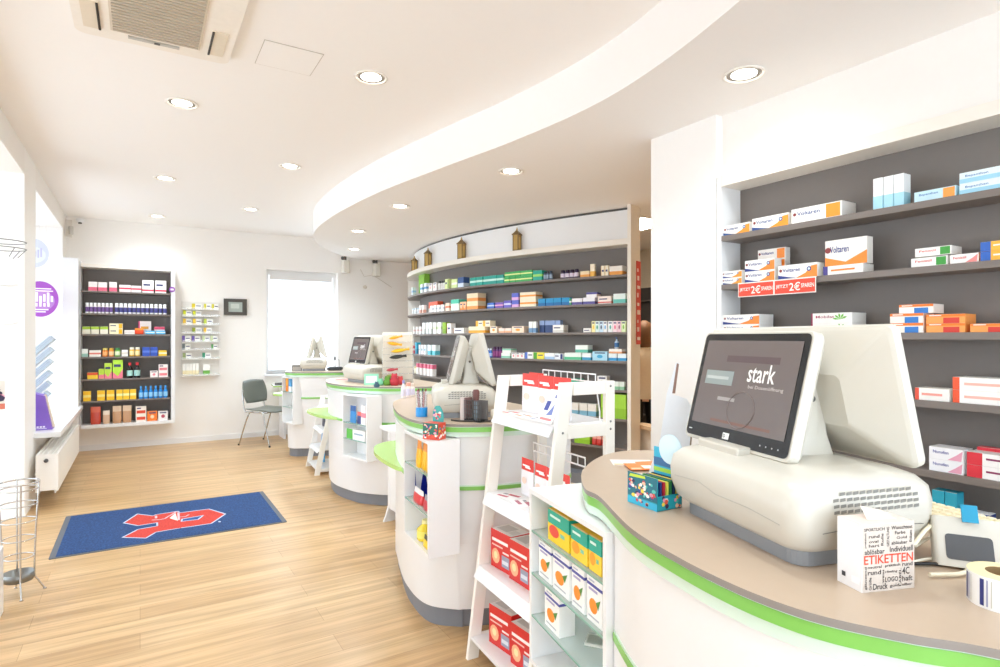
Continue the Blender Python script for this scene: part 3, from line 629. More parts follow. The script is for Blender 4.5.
     (564, 581.5, 7, 1, 1, G, ('eaf2ea', '5cc090', 'low'), 'wide mint green carton on the fourth curved shelf'),
     (575, 588, 7.5, 1, 1, G, ('eaf2ec', '62bca6', 'low'), 'white and mint carton lying on the wide mint carton', .072),
     (582, 591, 7, 1, 1, G, ('eef2f2', '3c9cc4', 'low'), 'white and blue carton right of the wide mint carton'),
     (592, 607.5, 9, 1, 1, G, ('a8d8ec', '3fa6d4', 'spot'), 'light blue carton left of the pump bottle stack'),
     (608, 626, 7.2, 2, 1, G, ('e6f0f4', '2e9ad0', 'low'), 'blue and white carton under the pump bottle'),
     (608.5, 622, 4.5, 1, 1, G, ('f0ebe4', 'e8a878', 'low'), 'beige topped carton carrying the pump bottle', .07),
     (613.5, 618, 12, 1, 1, 'pump', ('b8cce0', '2b4f80', '3b6fa8'), 'blue pump bottle standing on a carton on the fourth curved shelf', .114)],
 4: [(412, 416, 7, 1, 1, 'jar', ('efe8c8', 'd8c890', 'f4f0dc'), 'cream jar at the far end of the fifth curved shelf'),
     (415, 433, 11, 5, 1, G, ('f4efec', 'e8708c', 'top', None, 'd0586c'), 'white carton with pink top in the row of five on the fifth curved shelf'),
     (534, 553, 6, 1, 1, G, ('3a6cb0', 'cad8ea', 'mid'), 'wide blue carton behind the pouch rack'),
     (555, 562, 7.5, 1, 1, G, ('c8b8ac', '8a6e60', 'top'), 'brown and beige carton right of the wide blue carton'),
     (563, 578, 8.5, 1, 1, G, ('1f9470', '2fae86', 'top', None, 'e6f2ea'), 'dark green carton on the fifth curved shelf'),
     (597, 607, 13, 1, 1, G, ('e8e6e6', '9c8888', 'spot'), 'upright white carton with a portrait photo'),
     (609, 624, 8, 3, 1, G, ('e6efe6', '90c8a0', 'low'), 'pale green carton at the right end of the fifth curved shelf')],
 5: [(600, 626, 24, 2, 1, G, ('a4d63a', '92c42c', 'low'), 'large lime green storage box on the sixth curved shelf', 0, .2), (570, 596, 12, 3, 1, G, ('e9e4dc', '7cb0c8', 'low'), 'white and blue carton left of the lime storage boxes')],
 6: [(574, 590, 10, 1, 1, G, ('a4d63a', '92c42c', 'low'), 'low lime green storage box on the lowest visible curved shelf', 0, .2),
     (591, 606, 9, 3, 1, 'bag', ('c8382e', 'e8a090'), 'small red patterned pouch on the lowest visible curved shelf')],
}
for k, its in gitems.items(): place_run(gpos, its, GZ[k], 'curved')
# bronze lanterns on the ledge
BR = M('b5934f', .5, .1); BRD = M('80683c', .5, .15)
def lantern(px, h, lb):
    a = gpos(px, .03); m = MB(); w = h * .118
    m.box(-w * 1.15, w * 1.15, -w * 1.15, w * 1.15, 0, h * .05, BRD); m.box(-w, w, -w, w, h * .05, h * .66, BR)
    for s in (-1, 1):
        for q in (-1, 1): m.box(s * w - .004, s * w + .004, q * w - .004, q * w + .004, h * .05, h * .66, BRD)
    m.box(-w * .72, w * .72, -w - .002, -w - .0005, h * .12, h * .58, M('c9a75f', .5, .1))
    t = empty('bronze_lantern', (a[0], a[1], 2.3405), .45, lb, 'lantern', 'bronze lanterns on the shelf ledge'); m.build('body', t)
    m = MB(); r = w * 1.38; m.loft([[(x * r * k, y * r * k, h * z) for x, y in ((-1, -1), (1, -1), (1, 1), (-1, 1))] for k, z in ((.98, .66), (1.0, .69), (.55, .78), (.3, .84), (.22, .86))], BRD, smooth=False)
    m.lathe([(w * .3, h * .85), (w * .38, h * .9), (w * .2, h * .94), (w * .08, h)], BR, n=10); m.build('roof', t)
lantern(414.5, .22, 'bronze lantern at the far left end of the shelf ledge'); lantern(428, .25, 'bronze lantern second from the far end of the ledge')
lantern(461.5, .265, 'bronze lantern third from the far end, left of the nearest one'); lantern(517, .255, 'bronze lantern nearest the camera on the shelf ledge')
# red vertical strip sign at the end panel
e0 = inn(.30)[0]; e1 = inn(.0)[0]
m = MB(); m.box(-.05, .05, -.004, 0, 0, .78, M('d8382c', .4))
for k in range(9): m.box(-.035, .03 - .02 * (k % 3), -.006, -.004, .04 + k * .08, .07 + k * .08 + .012 * (k % 2), M('f4e2dc'))
sg = m.build('vertical_sign'); dx, dy = gc[0][0] - gc[1][0], gc[0][1] - gc[1][1]; L = math.hypot(dx, dy)
p_ = inn(.165)[0]; sg.location = (p_[0] + dx / L * .0365, p_[1] + dy / L * .0365, 1.36); sg.rotation_euler.z = math.atan2(-dx, dy) + PI
tag(sg, 'narrow red vertical sign with white marks on the shelf wall end panel', 'sign')

# ================================================================== WALL SHELF ON THE BACK WALL
bu = empty('wall_shelf_unit', (-.14, 9.0, .32), 0, 'white framed grey wall shelf with colourful packs on the back wall', 'shelf')
BX0, BX1, BY = -.615, .345, 8.75
for a, nm, mt in (((BX0 - .005, BX0, BY, 9, .31, 2.36), 'side_panel', WHITE), ((BX1, BX1 + .045, BY - .01, 9, .31, 2.33), 'side_panel', WHITE), ((BX0, BX1, BY - .01, 9, 2.29, 2.33), 'top_panel', CREAM), ((BX0, BX1, BY - .01, 9, .31, .35), 'bottom_panel', WHITE), ((BX0, BX1, 8.985, 8.995, .35, 2.29), 'back_panel', GREYB)):
    sub(MB().box(*a, mt), nm, bu)
def bz(py): return EYE + (CYP - py) * 7.35 / FPX
BZL = []
for py in (290.5, 313, 334, 357, 379.5, 401.5):
    # shelf top height read at the shelf's left end (distance 7.2 m)
    z = EYE + (CYP - py) * 7.17 / FPX; BZL.append(z)
BZL.append(.35)
for z in BZL[:-1]: sub(MB().box(BX0, BX1, BY + .02, 8.985, z - .02, z, SHELFG), 'shelf', bu)
def bpos(px, setb=0):
    y = BY + .03 + setb; a = ray(px, 0); s = y / a[1]; return (a[0] * s, y)
PK = ('f6f0ee', 'ec6a86', 'low')
bitems = {
 0: [(88, 107.5, 9, 2, 1, G, PK, 'pink and white carton, left pair on the top back shelf'), (109, 117, 9.5, 1, 1, G, PK, 'pink and white carton standing alone on the top back shelf'),
     (119, 131, 7, 1, 1, G, ('f6ecea', 'e0405c', 'mid'), 'low white carton with red line, left one on the top back shelf'), (131, 141.5, 6.5, 1, 1, G, ('f6ecea', 'e0405c', 'mid'), 'low white carton with red line, right one on the top back shelf'),
     (142, 154, 12.5, 1, 1, G, ('f8f2f0', 'e0405c', 'line'), 'tall white and red carton, left of the tall pair'), (155, 166.5, 12.5, 1, 1, G, ('f8f2f0', 'e0405c', 'line'), 'tall white and red carton, right of the tall pair')],
 1: [(85, 113, 10.5, 7, 1, 'jar', ('f4f3f2', 'ffffff', '7a5a9c'), 'white jar with pink or violet label in the left jar row'), (114.5, 167, 10.5, 12, 1, 'jar', ('f4f3f2', 'ffffff', '4c4c8c'), 'white jar with blue label in the right jar row')],
 2: [(82, 108.5, 7.5, 3, 1, G, ('f0ecd8', 'a8cc3c', 'top'), 'low green topped carton on the third back shelf'), (109, 123, 10.5, 1, 2, G, ('f6ecc4', 'f8b81c', 'right'), 'yellow and white carton, one of two stacked on the third back shelf'),
     (124, 135, 4, 1, 1, G, ('f2ece4', 'd8ccc4', 'mid'), 'low white carton right of the yellow stack'), (138, 151.5, 13, 1, 1, G, ('f8ece8', 'e8508c', 'edge', None, 'f0a830'), 'white carton with pink edge standing behind the orange pouch', 0, .05, .08),
     (134.5, 144, 6, 1, 1, 'bag', ('f04a20', 'f89030'), 'orange red fish shaped pouch on the third back shelf'), (145, 166, 3.5, 2, 1, G, ('54b4e4', 'e8f2f8', 'mid'), 'flat sky blue packet on the third back shelf'), (154, 165, 7.5, 1, 1, G, ('f4f0f0', 'e8506c', 'top'), 'small white carton with red top behind the sky blue packets', 0, .05, .08)],
 3: [(81.5, 88, 8, 1, 1, G, ('eef2ee', '9cc8b8', 'low'), 'pale carton at the left end of the fourth back shelf'), (89, 101, 6.5, 1, 1, G, ('f4ece2', 'e8806c', 'mid'), 'white and salmon carton on the fourth back shelf'),
     (102, 108, 8.5, 1, 1, 'jar', ('e87a24', 'd8c86c', 'f2b070'), 'orange jar, left of two'), (108.5, 114, 8.5, 1, 1, 'jar', ('f0902c', 'd8a83c', 'f8d0a0'), 'orange jar, right of two'), (114.5, 120.5, 8.5, 1, 1, 'jar', ('7cb84c', '3c8a4c', 'e0ecc8'), 'green jar right of the orange jars'),
     (121.5, 128, 6.5, 1, 1, G, ('f4f0ea', 'd8d0c4', 'mid'), 'small white carton right of the green jar'), (129, 140.5, 9, 2, 1, 'jar', ('f4c03c', 'f4f0e4', 'f8e4a8'), 'yellow jar with white lid'), (142, 158, 9, 2, 1, G, ('2c50b4', '5878d0', 'mid'), 'royal blue carton on the fourth back shelf'), (158.5, 167, 5.5, 1, 1, G, ('f8c83c', 'f4eccc', 'mid'), 'low yellow carton at the right end of the fourth back shelf')],
 4: [(87, 98, 6.5, 1, 1, G, ('f8cc2c', 'e8582c', 'top'), 'low yellow and red carton on the fifth back shelf'), (98.5, 104, 10, 1, 1, G, ('b8d83c', 'f08090', 'low'), 'lime and pink carton, shortest of three'),
     (104.3, 112, 15.5, 1, 1, G, ('b8d83c', 'f08090', 'tri'), 'lime and pink carton, middle height of three'), (112.5, 123, 18.5, 1, 1, G, ('b4e03c', 'f07c90', 'tri'), 'lime and pink carton, tallest of three'),
     (126.5, 133, 15.5, 1, 1, 'bottle', ('1c1618', 'd82c34', 'a8d4cc'), 'dark syrup bottle with red cap, left of two'), (133.8, 140.5, 15.5, 1, 1, 'bottle', ('1c1618', 'd82c34', 'a8d4cc'), 'dark syrup bottle with red cap, right of two'), (150, 158, 6.5, 1, 1, G, ('f8ece8', 'e89098', 'spot'), 'small pink and white carton near the shelf frame'), (158.5, 168, 12.5, 1, 1, G, ('f8eae6', 'e88088', 'rows'), 'tall pink patterned carton at the right end of the fifth back shelf')],
 5: [(83, 91, 10, 1, 1, G, ('f8c41c', 'f8e07c', 'mid'), 'yellow carton at the left end of the sixth back shelf'), (97, 105, 10, 1, 1, G, ('f8c41c', 'f8e07c', 'mid'), 'yellow carton, second from the left on the sixth back shelf'), (106.5, 114.5, 10, 1, 1, G, ('f8c41c', 'f8e07c', 'mid'), 'yellow carton, third from the left on the sixth back shelf'),
     (116, 136.5, 10, 3, 1, G, ('f8c828', 'f0f0a0', 'mid'), 'yellow carton in the close row of three left of the blue bottles'), (138.5, 168, 12.5, 6, 1, 'bottle', ('2c8cdc', '3ca0ec', '8cc8f0'), 'light blue bottle in the row of six on the back shelf')],
 6: [(90, 101, 17.5, 1, 1, 'bag', ('c8442c', 'd86040'), 'tall reddish brown coffee like pouch on the bottom back shelf'), (102.5, 110, 13, 1, 1, 'bag', ('d8b090', 'e8d8c4'), 'small beige pouch on the bottom back shelf'), (112, 132, 17, 2, 1, 'bag', ('c89870', 'dcc0a0'), 'large light brown pouch on the bottom back shelf'),
     (135.5, 146.5, 15, 1, 1, G, ('f4e8dc', 'e0482c', 'rows'), 'tall white carton with red and orange pictures'), (147, 157.5, 9.5, 1, 1, G, ('f47c28', 'f8d8b0', 'spot'), 'orange carton on the bottom back shelf'), (158, 168, 9, 1, 1, G, ('f2ece8', 'b84c5c', 'spot'), 'white carton with dark red figures at the right end of the bottom back shelf')],
}
for k, its in bitems.items(): place_run(bpos, its, BZL[k], 'back')
m = MB(); m.lathe([(.035, -.004), (.035, .004)], M('8c4ca8', .4), n=18); m.box(-.018, .018, -.012, .012, .004, .0055, M('f2e6f6')); o = m.build('round_sticker', loc=(BX1 + .01, BY - .016, EYE + (338 - 289) * 7.55 / FPX)); o.rotation_euler.x = PI / 2; tag(o, 'small round purple sticker on the frame of the back wall shelf', 'sticker')

# ------------------------------------------------------------------ leaflet rack + picture on the back wall
def bk(px, py, y=8.97):
    a = ray(px, py); s = y / a[1]; return (a[0] * s, EYE + a[2] * s)
rk = empty('tea_rack', (*[bk(200, 375)[0]], 8.98, 1.0)[:3] if False else (bk(200, 375)[0], 8.98, bk(200, 375)[1]), 0, 'clear wall rack with eight tiers of small white packets', 'rack')
x0, x1 = bk(181.5, 340)[0], bk(219, 340)[0]
zs = [EYE + (338 - py) * 7.95 / FPX for py in (309, 316, 324.5, 333, 341.5, 349.5, 358.5, 375)]
for z in zs: sub(MB().box(x0, x1, 8.89, 8.985, z - .012, z - .004, M('e9e6e0', .3)).box(x0, x1, 8.888, 8.891, z - .004, z + .018, ACRYL), 'tier', rk)
sub(MB().box(x0, x1, 8.985, 8.995, zs[-1] - .02, zs[0] + .1, M('e4e1dc', .4)), 'back_panel', rk)
def tpos(px, setb=0):
    a = ray(px, 0); y = 8.905; s = y / a[1]; return (a[0] * s, y)
TI = [(0, 191.5, 202, 5.5, 'e0cc20', 1), (0, 203.5, 219, 5.5, 'd8d030', 2), (1, 182.5, 202, 5.5, 'c8d020', 2), (2, 182.5, 202, 6, 'e8c020', 2), (2, 203.5, 213, 6, 'b8c840', 1), (3, 192, 202, 5.5, '8c9c20', 1), (3, 203.5, 212, 5.5, 'f0c040', 1),
      (4, 181.5, 201, 6, '6c58a8', 2), (4, 202, 218, 6, 'c8d8a8', 2), (5, 182, 191, 6, '6a7a80', 1), (5, 211, 218, 5.5, '4c8c4c', 1), (6, 182.5, 192, 6, '98a870', 1), (6, 202, 211, 6, '2c8c6c', 1), (7, 182.5, 199, 12, 'f2e8c0', 5), (7, 203, 210, 11, '6cb04c', 1)]
names = ['top', 'second', 'third', 'fourth', 'fifth', 'sixth', 'seventh', 'bottom']
for tr, a, b, hp, c, n in TI:
    side = 'left' if a < 195 else 'right'
    place_run(tpos, [(a, b, hp, n, 1, G, ('f4f4f0', c, 'left' if tr < 7 else 'low'), 'small white tea packet with a printed leaf, %s tier of the clear rack, %s side' % (names[tr], side), 0, .03)], zs[tr] - .003, 'tea')
pf = empty('picture_frame', (bk(235.5, 307)[0], 8.99, bk(235.5, 307)[1]), 0, 'small dark framed picture on the back wall', 'picture')
m = MB()
for a in ((-.15, .15, -.115, -.07), (-.15, .15, .07, .115), (-.15, -.09, -.07, .07), (.09, .15, -.07, .07)): m.box(a[0], a[1], -.02, 0, a[2], a[3], M('4a443c', .35))
m.build('frame', pf); MB().box(-.09, .09, -.008, -.002, -.07, .07, M('a9b4ac', .3)).box(-.06, .05, -.009, -.008, -.02, .045, M('c8d0c8')).build('print', pf)

# ================================================================== COUNTERS
LED = {}
def counter(top, name_label, ledge=None, nic=None, ks=1.0):
    """top: worktop outline; nic = (P, Q, depth, z0, z1) of the display box let into the body"""
    o = spline(top, 34, True)
    if area(o) < 0: o = o[::-1]
    cx = sum(p[0] for p in o) / len(o); cy = sum(p[1] for p in o) / len(o)
    e = empty('service_counter', (cx, cy, 0), 0, name_label, 'counter')
    def inset(d, k, cut=False):          # the body leans back under the side the customers stand at
        q = offset(o, d); r = []
        for a, b in zip(o, q):
            nx, ny = (a[0] - b[0]) / d, (a[1] - b[1]) / d; w = ks * max(0, nx * -.45 + ny * -.89)
            x, y = b[0] - nx * k * w, b[1] - ny * k * w
            if cut and nic:
                (P, Q, dp) = nic[:3]; dx, dy = Q[0] - P[0], Q[1] - P[1]; L = math.hypot(dx, dy); ux, uy = dx / L, dy / L
                u = (x - P[0]) * ux + (y - P[1]) * uy; v = (x - P[0]) * uy - (y - P[1]) * ux
                if -.004 < u < L + .004 and v < dp + .004: x, y = P[0] + ux * u + uy * (dp + .004), P[1] + uy * u - ux * (dp + .004)
            r.append((x, y))
        return r
    sub(MB().prism(offset(o, 0), 1.008, 1.02, TAUPE_E, top=TAUPE), 'worktop', e)
    sub(MB().prism(offset(o, .004), 1.005, 1.008, FROST, True), 'worktop_edge', e)
    sub(MB().prism(offset(o, .003), .983, 1.005, GREEN, True), 'green_edge_strip', e)
    sub(MB().prism(inset(.007, .004), .960, .983, FROST, True), 'frosted_edge_strip', e)
    z0 = nic[3] if nic else .42
    sub(MB().loft([[(p[0], p[1], z) for p in inset(.012, k)] for k, z in ((.13, .1), (.105, .25), (.085, z0))], WHITE, True), 'lower_body', e)
    sub(MB().loft([[(p[0], p[1], z) for p in inset(.013, k, True)] for k, z in ((.085, z0), (.05, .70))], WHITE, False), 'middle_body', e)
    sub(MB().loft([[(p[0], p[1], z) for p in inset(.014, k, True)] for k, z in ((.045, .725), (.012, .960))], WHITE, False), 'upper_body', e)
    sub(MB().prism(inset(.010, .045, True), .70, .718, GREEN), 'green_band', e); sub(MB().prism(inset(.012, .045, True), .718, .725, FROST), 'frosted_band', e)
    sub(MB().prism(inset(.03, .15), 0, .1, PLINTH, True), 'plinth', e)
    if ledge:
        l = spline(ledge, 5, True)
        if area(l) < 0: l = l[::-1]
        sub(MB().prism(l, .70, .724, LIME, True), 'side_ledge', e)
    return e
def niche(parent, P, Q, dep, z0, z1, shelves, open_face=True):
    """display box on the counter front: opening from P (near) to Q (far), depth to +X side"""
    dx, dy = Q[0] - P[0], Q[1] - P[1]; L = math.hypot(dx, dy); ux, uy = dx / L, dy / L; nx, ny = uy, -ux   # depth direction (to the right of P->Q)
    T = Matrix(((ux, nx, 0, P[0]), (uy, ny, 0, P[1]), (0, 0, 1, 0), (0, 0, 0, 1)))
    m = MB(); m.T = T; t = .014
    m.box(0, t, 0, dep, z0, z1, WHITE); m.box(L - t, L, 0, dep, z0, z1, WHITE); m.box(t, L - t, 0, dep, z1 - t, z1, WHITE); m.box(t, L - t, 0, dep, z0, z0 + t, WHITE); m.box(t, L - t, dep - .01, dep, z0 + t, z1 - t, WHITE)
    o = sub(m, 'display_box', parent)
    for z in shelves:
        g = MB(); g.T = T; g.box(t, L - t, .003, dep - .01, z - .006, z, GLASS); g.box(t, L - t, .001, .003, z - .006, z, GEDGE); s = g.build('glass_shelf'); s.parent = o
        s.matrix_parent_inverse = (parent.matrix_basis @ o.matrix_parent_inverse).inverted()
    return T, L
fp = [(600, 497), (631, 528), (678, 557), (730, 583), (782, 603.6), (834, 619), (912, 635), (1000, 650)]
front = [onz(px, py, 1.02) for px, py in fp]
C1 = [(1.58, 1.35), (1.58, 1.46), (1.486, 1.527), (1.415, 1.533), (1.326, 1.505), (1.226, 1.444), (1.114, 1.35), (1.01, 1.21)] + front + [(1.03, .10), (1.2, -.05), (1.4, -.1), (1.56, -.05), (1.59, .1), (1.59, .5), (1.58, 1.0)]
N1 = ((.945, 1.055), (1.028, 1.497), .20, .42, .955); N2 = ((1.10, 2.40), (1.14, 2.785), .15, .43, .955)
N3 = ((1.535, 4.515), (1.447, 4.88), .14, .43, .955); N4 = ((1.524, 7.10), (1.46, 7.40), .12, .40, .955)
c1 = counter(C1, 'nearest white service counter with taupe worktop and green edge, foreground right', None, N1, .15)
C2 = [(1.68, 3.81), (1.525, 3.69), (1.37, 3.50), (1.265, 3.25), (1.165, 2.9), (1.14, 2.62), (1.22, 2.44), (1.36, 2.35), (1.53, 2.30), (1.75, 2.29), (1.92, 2.4), (1.95, 2.8), (1.95, 3.4), (1.88, 3.76)]
c2 = counter(C2, 'second white service counter with taupe worktop, behind the ladder stand', [(1.21, 2.95), (1.19, 3.2), (1.23, 3.48), (1.32, 3.68), (1.48, 3.76), (1.6, 3.6), (1.4, 3.1)], N2)
C3 = [(1.70, 5.88), (1.56, 5.72), (1.47, 5.48), (1.435, 5.22), (1.46, 4.98), (1.53, 4.77), (1.68, 4.58), (1.88, 4.47), (2.1, 4.42), (2.25, 4.6), (2.28, 5.0), (2.25, 5.6), (2.0, 5.9)]
c3 = counter(C3, 'third white service counter carrying a till and the colourful display rack', [(1.60, 5.93), (1.46, 5.92), (1.375, 5.80), (1.36, 5.6), (1.39, 5.3), (1.5, 5.10), (1.62, 5.2), (1.7, 5.8)], N3)
C4 = [(1.70, 7.75), (1.56, 7.55), (1.475, 7.3), (1.53, 7.12), (1.75, 6.98), (2.0, 6.9), (2.25, 6.95), (2.35, 7.2), (2.3, 7.6), (2.0, 7.8)]
c4 = counter(C4, 'farthest white service counter in front of the back window', [(1.55, 7.95), (1.45, 7.85), (1.42, 7.7), (1.5, 7.55), (1.65, 7.6), (1.65, 7.85)], N4)
T1, L1 = niche(c1, *N1, [.83, .70, .57]); T2, L2 = niche(c2, *N2, [.80, .62]); T3, L3 = niche(c3, *N3, [.72, .585]); T4, L4 = niche(c4, *N4, [.78, .6])

# desk by the window
m = MB()
dk = empty('window_desk', (1.75, 8.75, 0), 0, 'white desk with green edge below the back window behind the chair', 'desk')
sub(MB().prism([(1.58, 8.55), (2.3, 8.55), (2.3, 8.95), (1.62, 8.95)], .735, .755, LIME, top=WHITE), 'tabletop', dk)
sub(MB().box(1.72, 1.75, 8.6, 8.93, 0, .735, WHITE), 'leg', dk); sub(MB().box(2.22, 2.25, 8.6, 8.93, 0, .735, WHITE), 'leg', dk)
m = MB(); m.box(-.09, .09, -.06, .06, 0, .03, DARKG); tag(m.build('desk_tray', loc=(1.72, 8.70, .756)), 'flat dark tray lying on the window desk', 'tray')

# ------------------------------------------------------------------ till system
def build_pos(label, loc, rz, scr=None, stext=True):
    e = empty('till_computer', loc, rz, label, 'till', 'white tills with two screens')
    m = MB(); m.prism(rrect(-.185, .168, -.133, .130, .03), 0, .045, PLGREY); m.build('foot', e, bevel=.004)
    loops = []
    for z, g in ((.028, -.010), (.042, .004), (.075, .012), (.105, .013), (.130, .009), (.146, -.004), (.156, -.028), (.161, -.07)):
        loops.append([(p[0], p[1], z) for p in rrect(-.203 - g, .185 + g, -.152 - g * 1.2, .140 + g, .038, 7)])
    h = MB(); h.loft(loops, PLAST); h.build('housing', e)
    m = MB()
    for k in range(5):
        m.box(-.205, .205, -.158, -.1565, .0, .0, PLAST) if False else None
    # vent field on the right hand end
    gm = M('7d7a72', .5)
    for k in range(13):
        y = -.09 + k * .0145
        for q in range(4):
            z = (.098, .108, .118, .128)[q]; xx = (.1994, .1988, .1972, .1958)[q]
            if q == 3 and (k < 1 or k > 11): continue
            m.quad((xx, y, z), (xx, y + .0115, z + .001), (xx - .0008, y + .0125, z + .0062), (xx - .0008, y + .001, z + .0052), gm)
    m.tube([(.196, -.11, .066), (.1978, .0, .074), (.196, .11, .066)], .0008, gm, 4)
    m.build('vent_grille', e)
    MB().tube([(-.17, -.1676, .088), (-.08, -.1678, .095), (-.02, -.1678, .082), (.08, -.1676, .082), (.16, -.1672, .075)], .0008, M('b9b5ab'), 4).build('seam', e)
    m = MB(); m.T = TR(-.03, .02, 0); m.rbox(-.055, .055, -.02, .035, .15, .27, PLAST, .015); m.loft([[(x, y, z) for x, y in rrect(-a, a, b - c, b + c, .008, 3)] for z, a, b, c in ((.15, .06, .015, .05), (.2, .055, .015, .035), (.35, .045, .012, .02))], PLAST); m.tube([(-.056, .01, .275), (.056, .01, .275)], .006, DARKG, 12); m.build('stand', e)
    def screen(side):
        # side -1: customer screen, +1: staff screen ; tilted towards each other at the top
        g = empty_part('screen', e)
        tilt = math.radians(-14) if side < 0 else math.radians(14)
        T = TR(-.086 if side < 0 else -.100, -.085 if side < 0 else .155, .160) @ RX(tilt)
        wd, ht, th = (.175, .262, .03) if side < 0 else (.268, .275, .028)
        m = MB(); m.T = T @ (Matrix() if side < 0 else RZ(PI))
        # local: face looks to -Y, back shell to +Y
        sh = [[(x, y_, z) for x, z in rrect(-wd + q, wd - q, q, ht - q, .014, 4)] for y_, q in (((0, .002), (.004, 0), (th * .7, 0), (th, .006), (th + .028, .035)) if side < 0 else ((0, .002), (.004, 0), (.02, 0), (.026, .006), (.03, .012), (.075, .085)))]
        m.loft([l[::-1] for l in sh], PLAST, smooth=False)
        m.build('casing', g) if False else None
        o = m.build('monitor', e)
        f = MB(); f.T = m.T
        f.poly([(x, -.0012, z) for x, z in rrect(-wd + .006, wd - .006, .008, ht - .006, .012, 4)], DARK)
        f.build('bezel', parent=o)
        s_ = MB(); s_.T = m.T
        s_.front(-wd + .02, wd - .022, .04, ht - .022, -.0020, M('6d6462', .18))
        if side < 0 and stext:
            s_.text('stark', .012, .095, .148, .188, -.0026, M('f2efec', .4)); s_.text('bei Dosenöffnung', .02, .125, .132, .142, -.0026, M('b9afab'))
            s_.front(-.135, -.035, .135, .168, -.0024, M('8f9a98', .3)); s_.front(-.13, -.05, .148, .155, -.0026, M('b8bfbd'))
            s_.front(-.07, .10, .19, .205, -.0022, M('5e4f52', .2)); s_.front(-.075, -.015, .1, .108, -.0024, M('a09a98'))
            s_.tube([(.01 + .045 * math.cos(a / 8 * PI), -.0024, .085 + .04 * math.sin(a / 8 * PI)) for a in range(17)], .0012, M('7f6f6c'), 4)
            s_.front(-.085, .11, .05, .056, -.0022, M('7a5a52', .2))
            s_.front(-.03, -.008, .016, .030, -.0022, M('e8e8e6')); s_.text('D', -.027, -.02, .019, .027, -.0026, DARK)
            for k in range(4): s_.front(.09 + k * .017, .093 + k * .017, .02, .023, -.0022, M('c9c9c9'))
            s_.front(-.158, -.146, .021, .0235, -.0022, M('c9c9c9'))
        s_.build('display', parent=o)
    global empty_part
    screen(-1); screen(1)
    m = MB(); m.box(-.16, -.02, -.115, -.06, .150, .172, PLAST); m.build('hinge_foot', e, bevel=.004)
    return e
def empty_part(*a): return None
pos1 = build_pos('large white till with tilted dark screen on the nearest counter', (1.150, .716, 1.0205), math.radians(-106.5))
pos2 = dup(pos1, (1.46, 2.74, 1.0205), math.radians(-114), 'white till seen end on between its two screens on the second counter')
a = atdepth(369, 5.36); pos3 = dup(pos1, (a[0], a[1], 1.0205), math.radians(-82), 'white till with black customer screen on the third counter')
a = atdepth(314, 7.25); pos4 = dup(pos1, (a[0], a[1], 1.0205), math.radians(-103), 'pale till on the farthest counter before the bright window')


# ================================================================== GOODS IN THE DISPLAY BOXES
def linepos(P, Q, extra=0.0):
    dx, dy = Q[0] - P[0], Q[1] - P[1]; L = math.hypot(dx, dy); ux, uy = dx / L, dy / L
    def f(px, setb=0):
        o = (P[0] + uy * (.012 + setb + extra), P[1] - ux * (.012 + setb + extra)); a = ray(px, 0)
        # o + u*t parallel to ray
        t = (o[1] * a[0] - o[0] * a[1]) / (ux * a[1] - uy * a[0]); t = max(.03, min(L - .03, t))
        return (o[0] + ux * t, o[1] + uy * t)
    return f
n1 = linepos(N1[0], N1[1]); n2 = linepos(N2[0], N2[1]); n3 = linepos(N3[0], N3[1]); n4 = linepos(N4[0], N4[1])
TY = ('f3cf2c', '16a58c', 'tea', None, 'e2483a'); TO = ('f7cf3a', '17a68f', 'tea', None, 'f2a024')
place_run(n1, [(547, 569, 32, 1, 1, G, TY, 'yellow and green tea carton with red fruit, front left on the upper glass shelf', 0, .03),
               (570, 587, 32, 1, 1, G, TO, 'yellow and green tea carton with orange fruit, front middle on the upper glass shelf', 0, .03),
               (588, 601, 35, 1, 1, G, TO, 'yellow and green tea carton, front right on the upper glass shelf', 0, .03),
               (543, 558, 32, 1, 1, G, TY, 'yellow and green tea carton with red fruit, second row left', 0, .03, .042), (560, 575, 32, 1, 1, G, TY, 'yellow and green tea carton, second row middle', 0, .03, .042), (578, 594, 32, 1, 1, G, TO, 'yellow and green tea carton, second row right', 0, .03, .042),
               (560, 573, 34, 1, 1, G, TY, 'yellow and green tea carton, back row left', 0, .03, .085), (576, 590, 34, 1, 1, G, TY, 'yellow and green tea carton, back row right', 0, .03, .085)], .83, '')
WF = ('f3f4f2', 'f2902a', 'fruit', None, '4a4fa0')
place_run(n1, [(538, 551, 36, 1, 1, G, WF, 'white carton with an orange fruit picture, leftmost on the middle glass shelf', 0, .04), (552, 569, 39, 1, 1, G, WF, 'white carton with an orange fruit picture, second on the middle glass shelf', 0, .04),
               (571, 584, 42, 1, 1, G, WF, 'white carton with an orange fruit picture, third on the middle glass shelf', 0, .04), (586, 602, 45, 1, 1, G, WF, 'white carton with an orange fruit picture, rightmost on the middle glass shelf', 0, .04)], .70, '')
place_run(n1, [(544, 559, 38, 1, 1, G, WF, 'single white carton with an orange fruit picture on the lower glass shelf', 0, .05)], .57, '')
m = MB(); m.box(-.05, .05, -.03, .03, 0, .006, M('e9ece6', .4)); m.box(-.045, .0, -.025, .02, .006, .0075, M('b8bfb6')); m.box(.03, .045, -.01, .01, .006, .012, M('6a7068'))
tag(m.build('price_card', loc=(1.10, 1.235, .5705), rz=-.9), 'small clear price card lying on the lower glass shelf', 'card')
place_run(n2, [(415, 428, 27, 3, 1, 'bag', ('f4bc1c', 'e8902a'), 'yellow sweets bag in the row of three on the upper shelf of the second counter box', 0, .03)], .80, '')
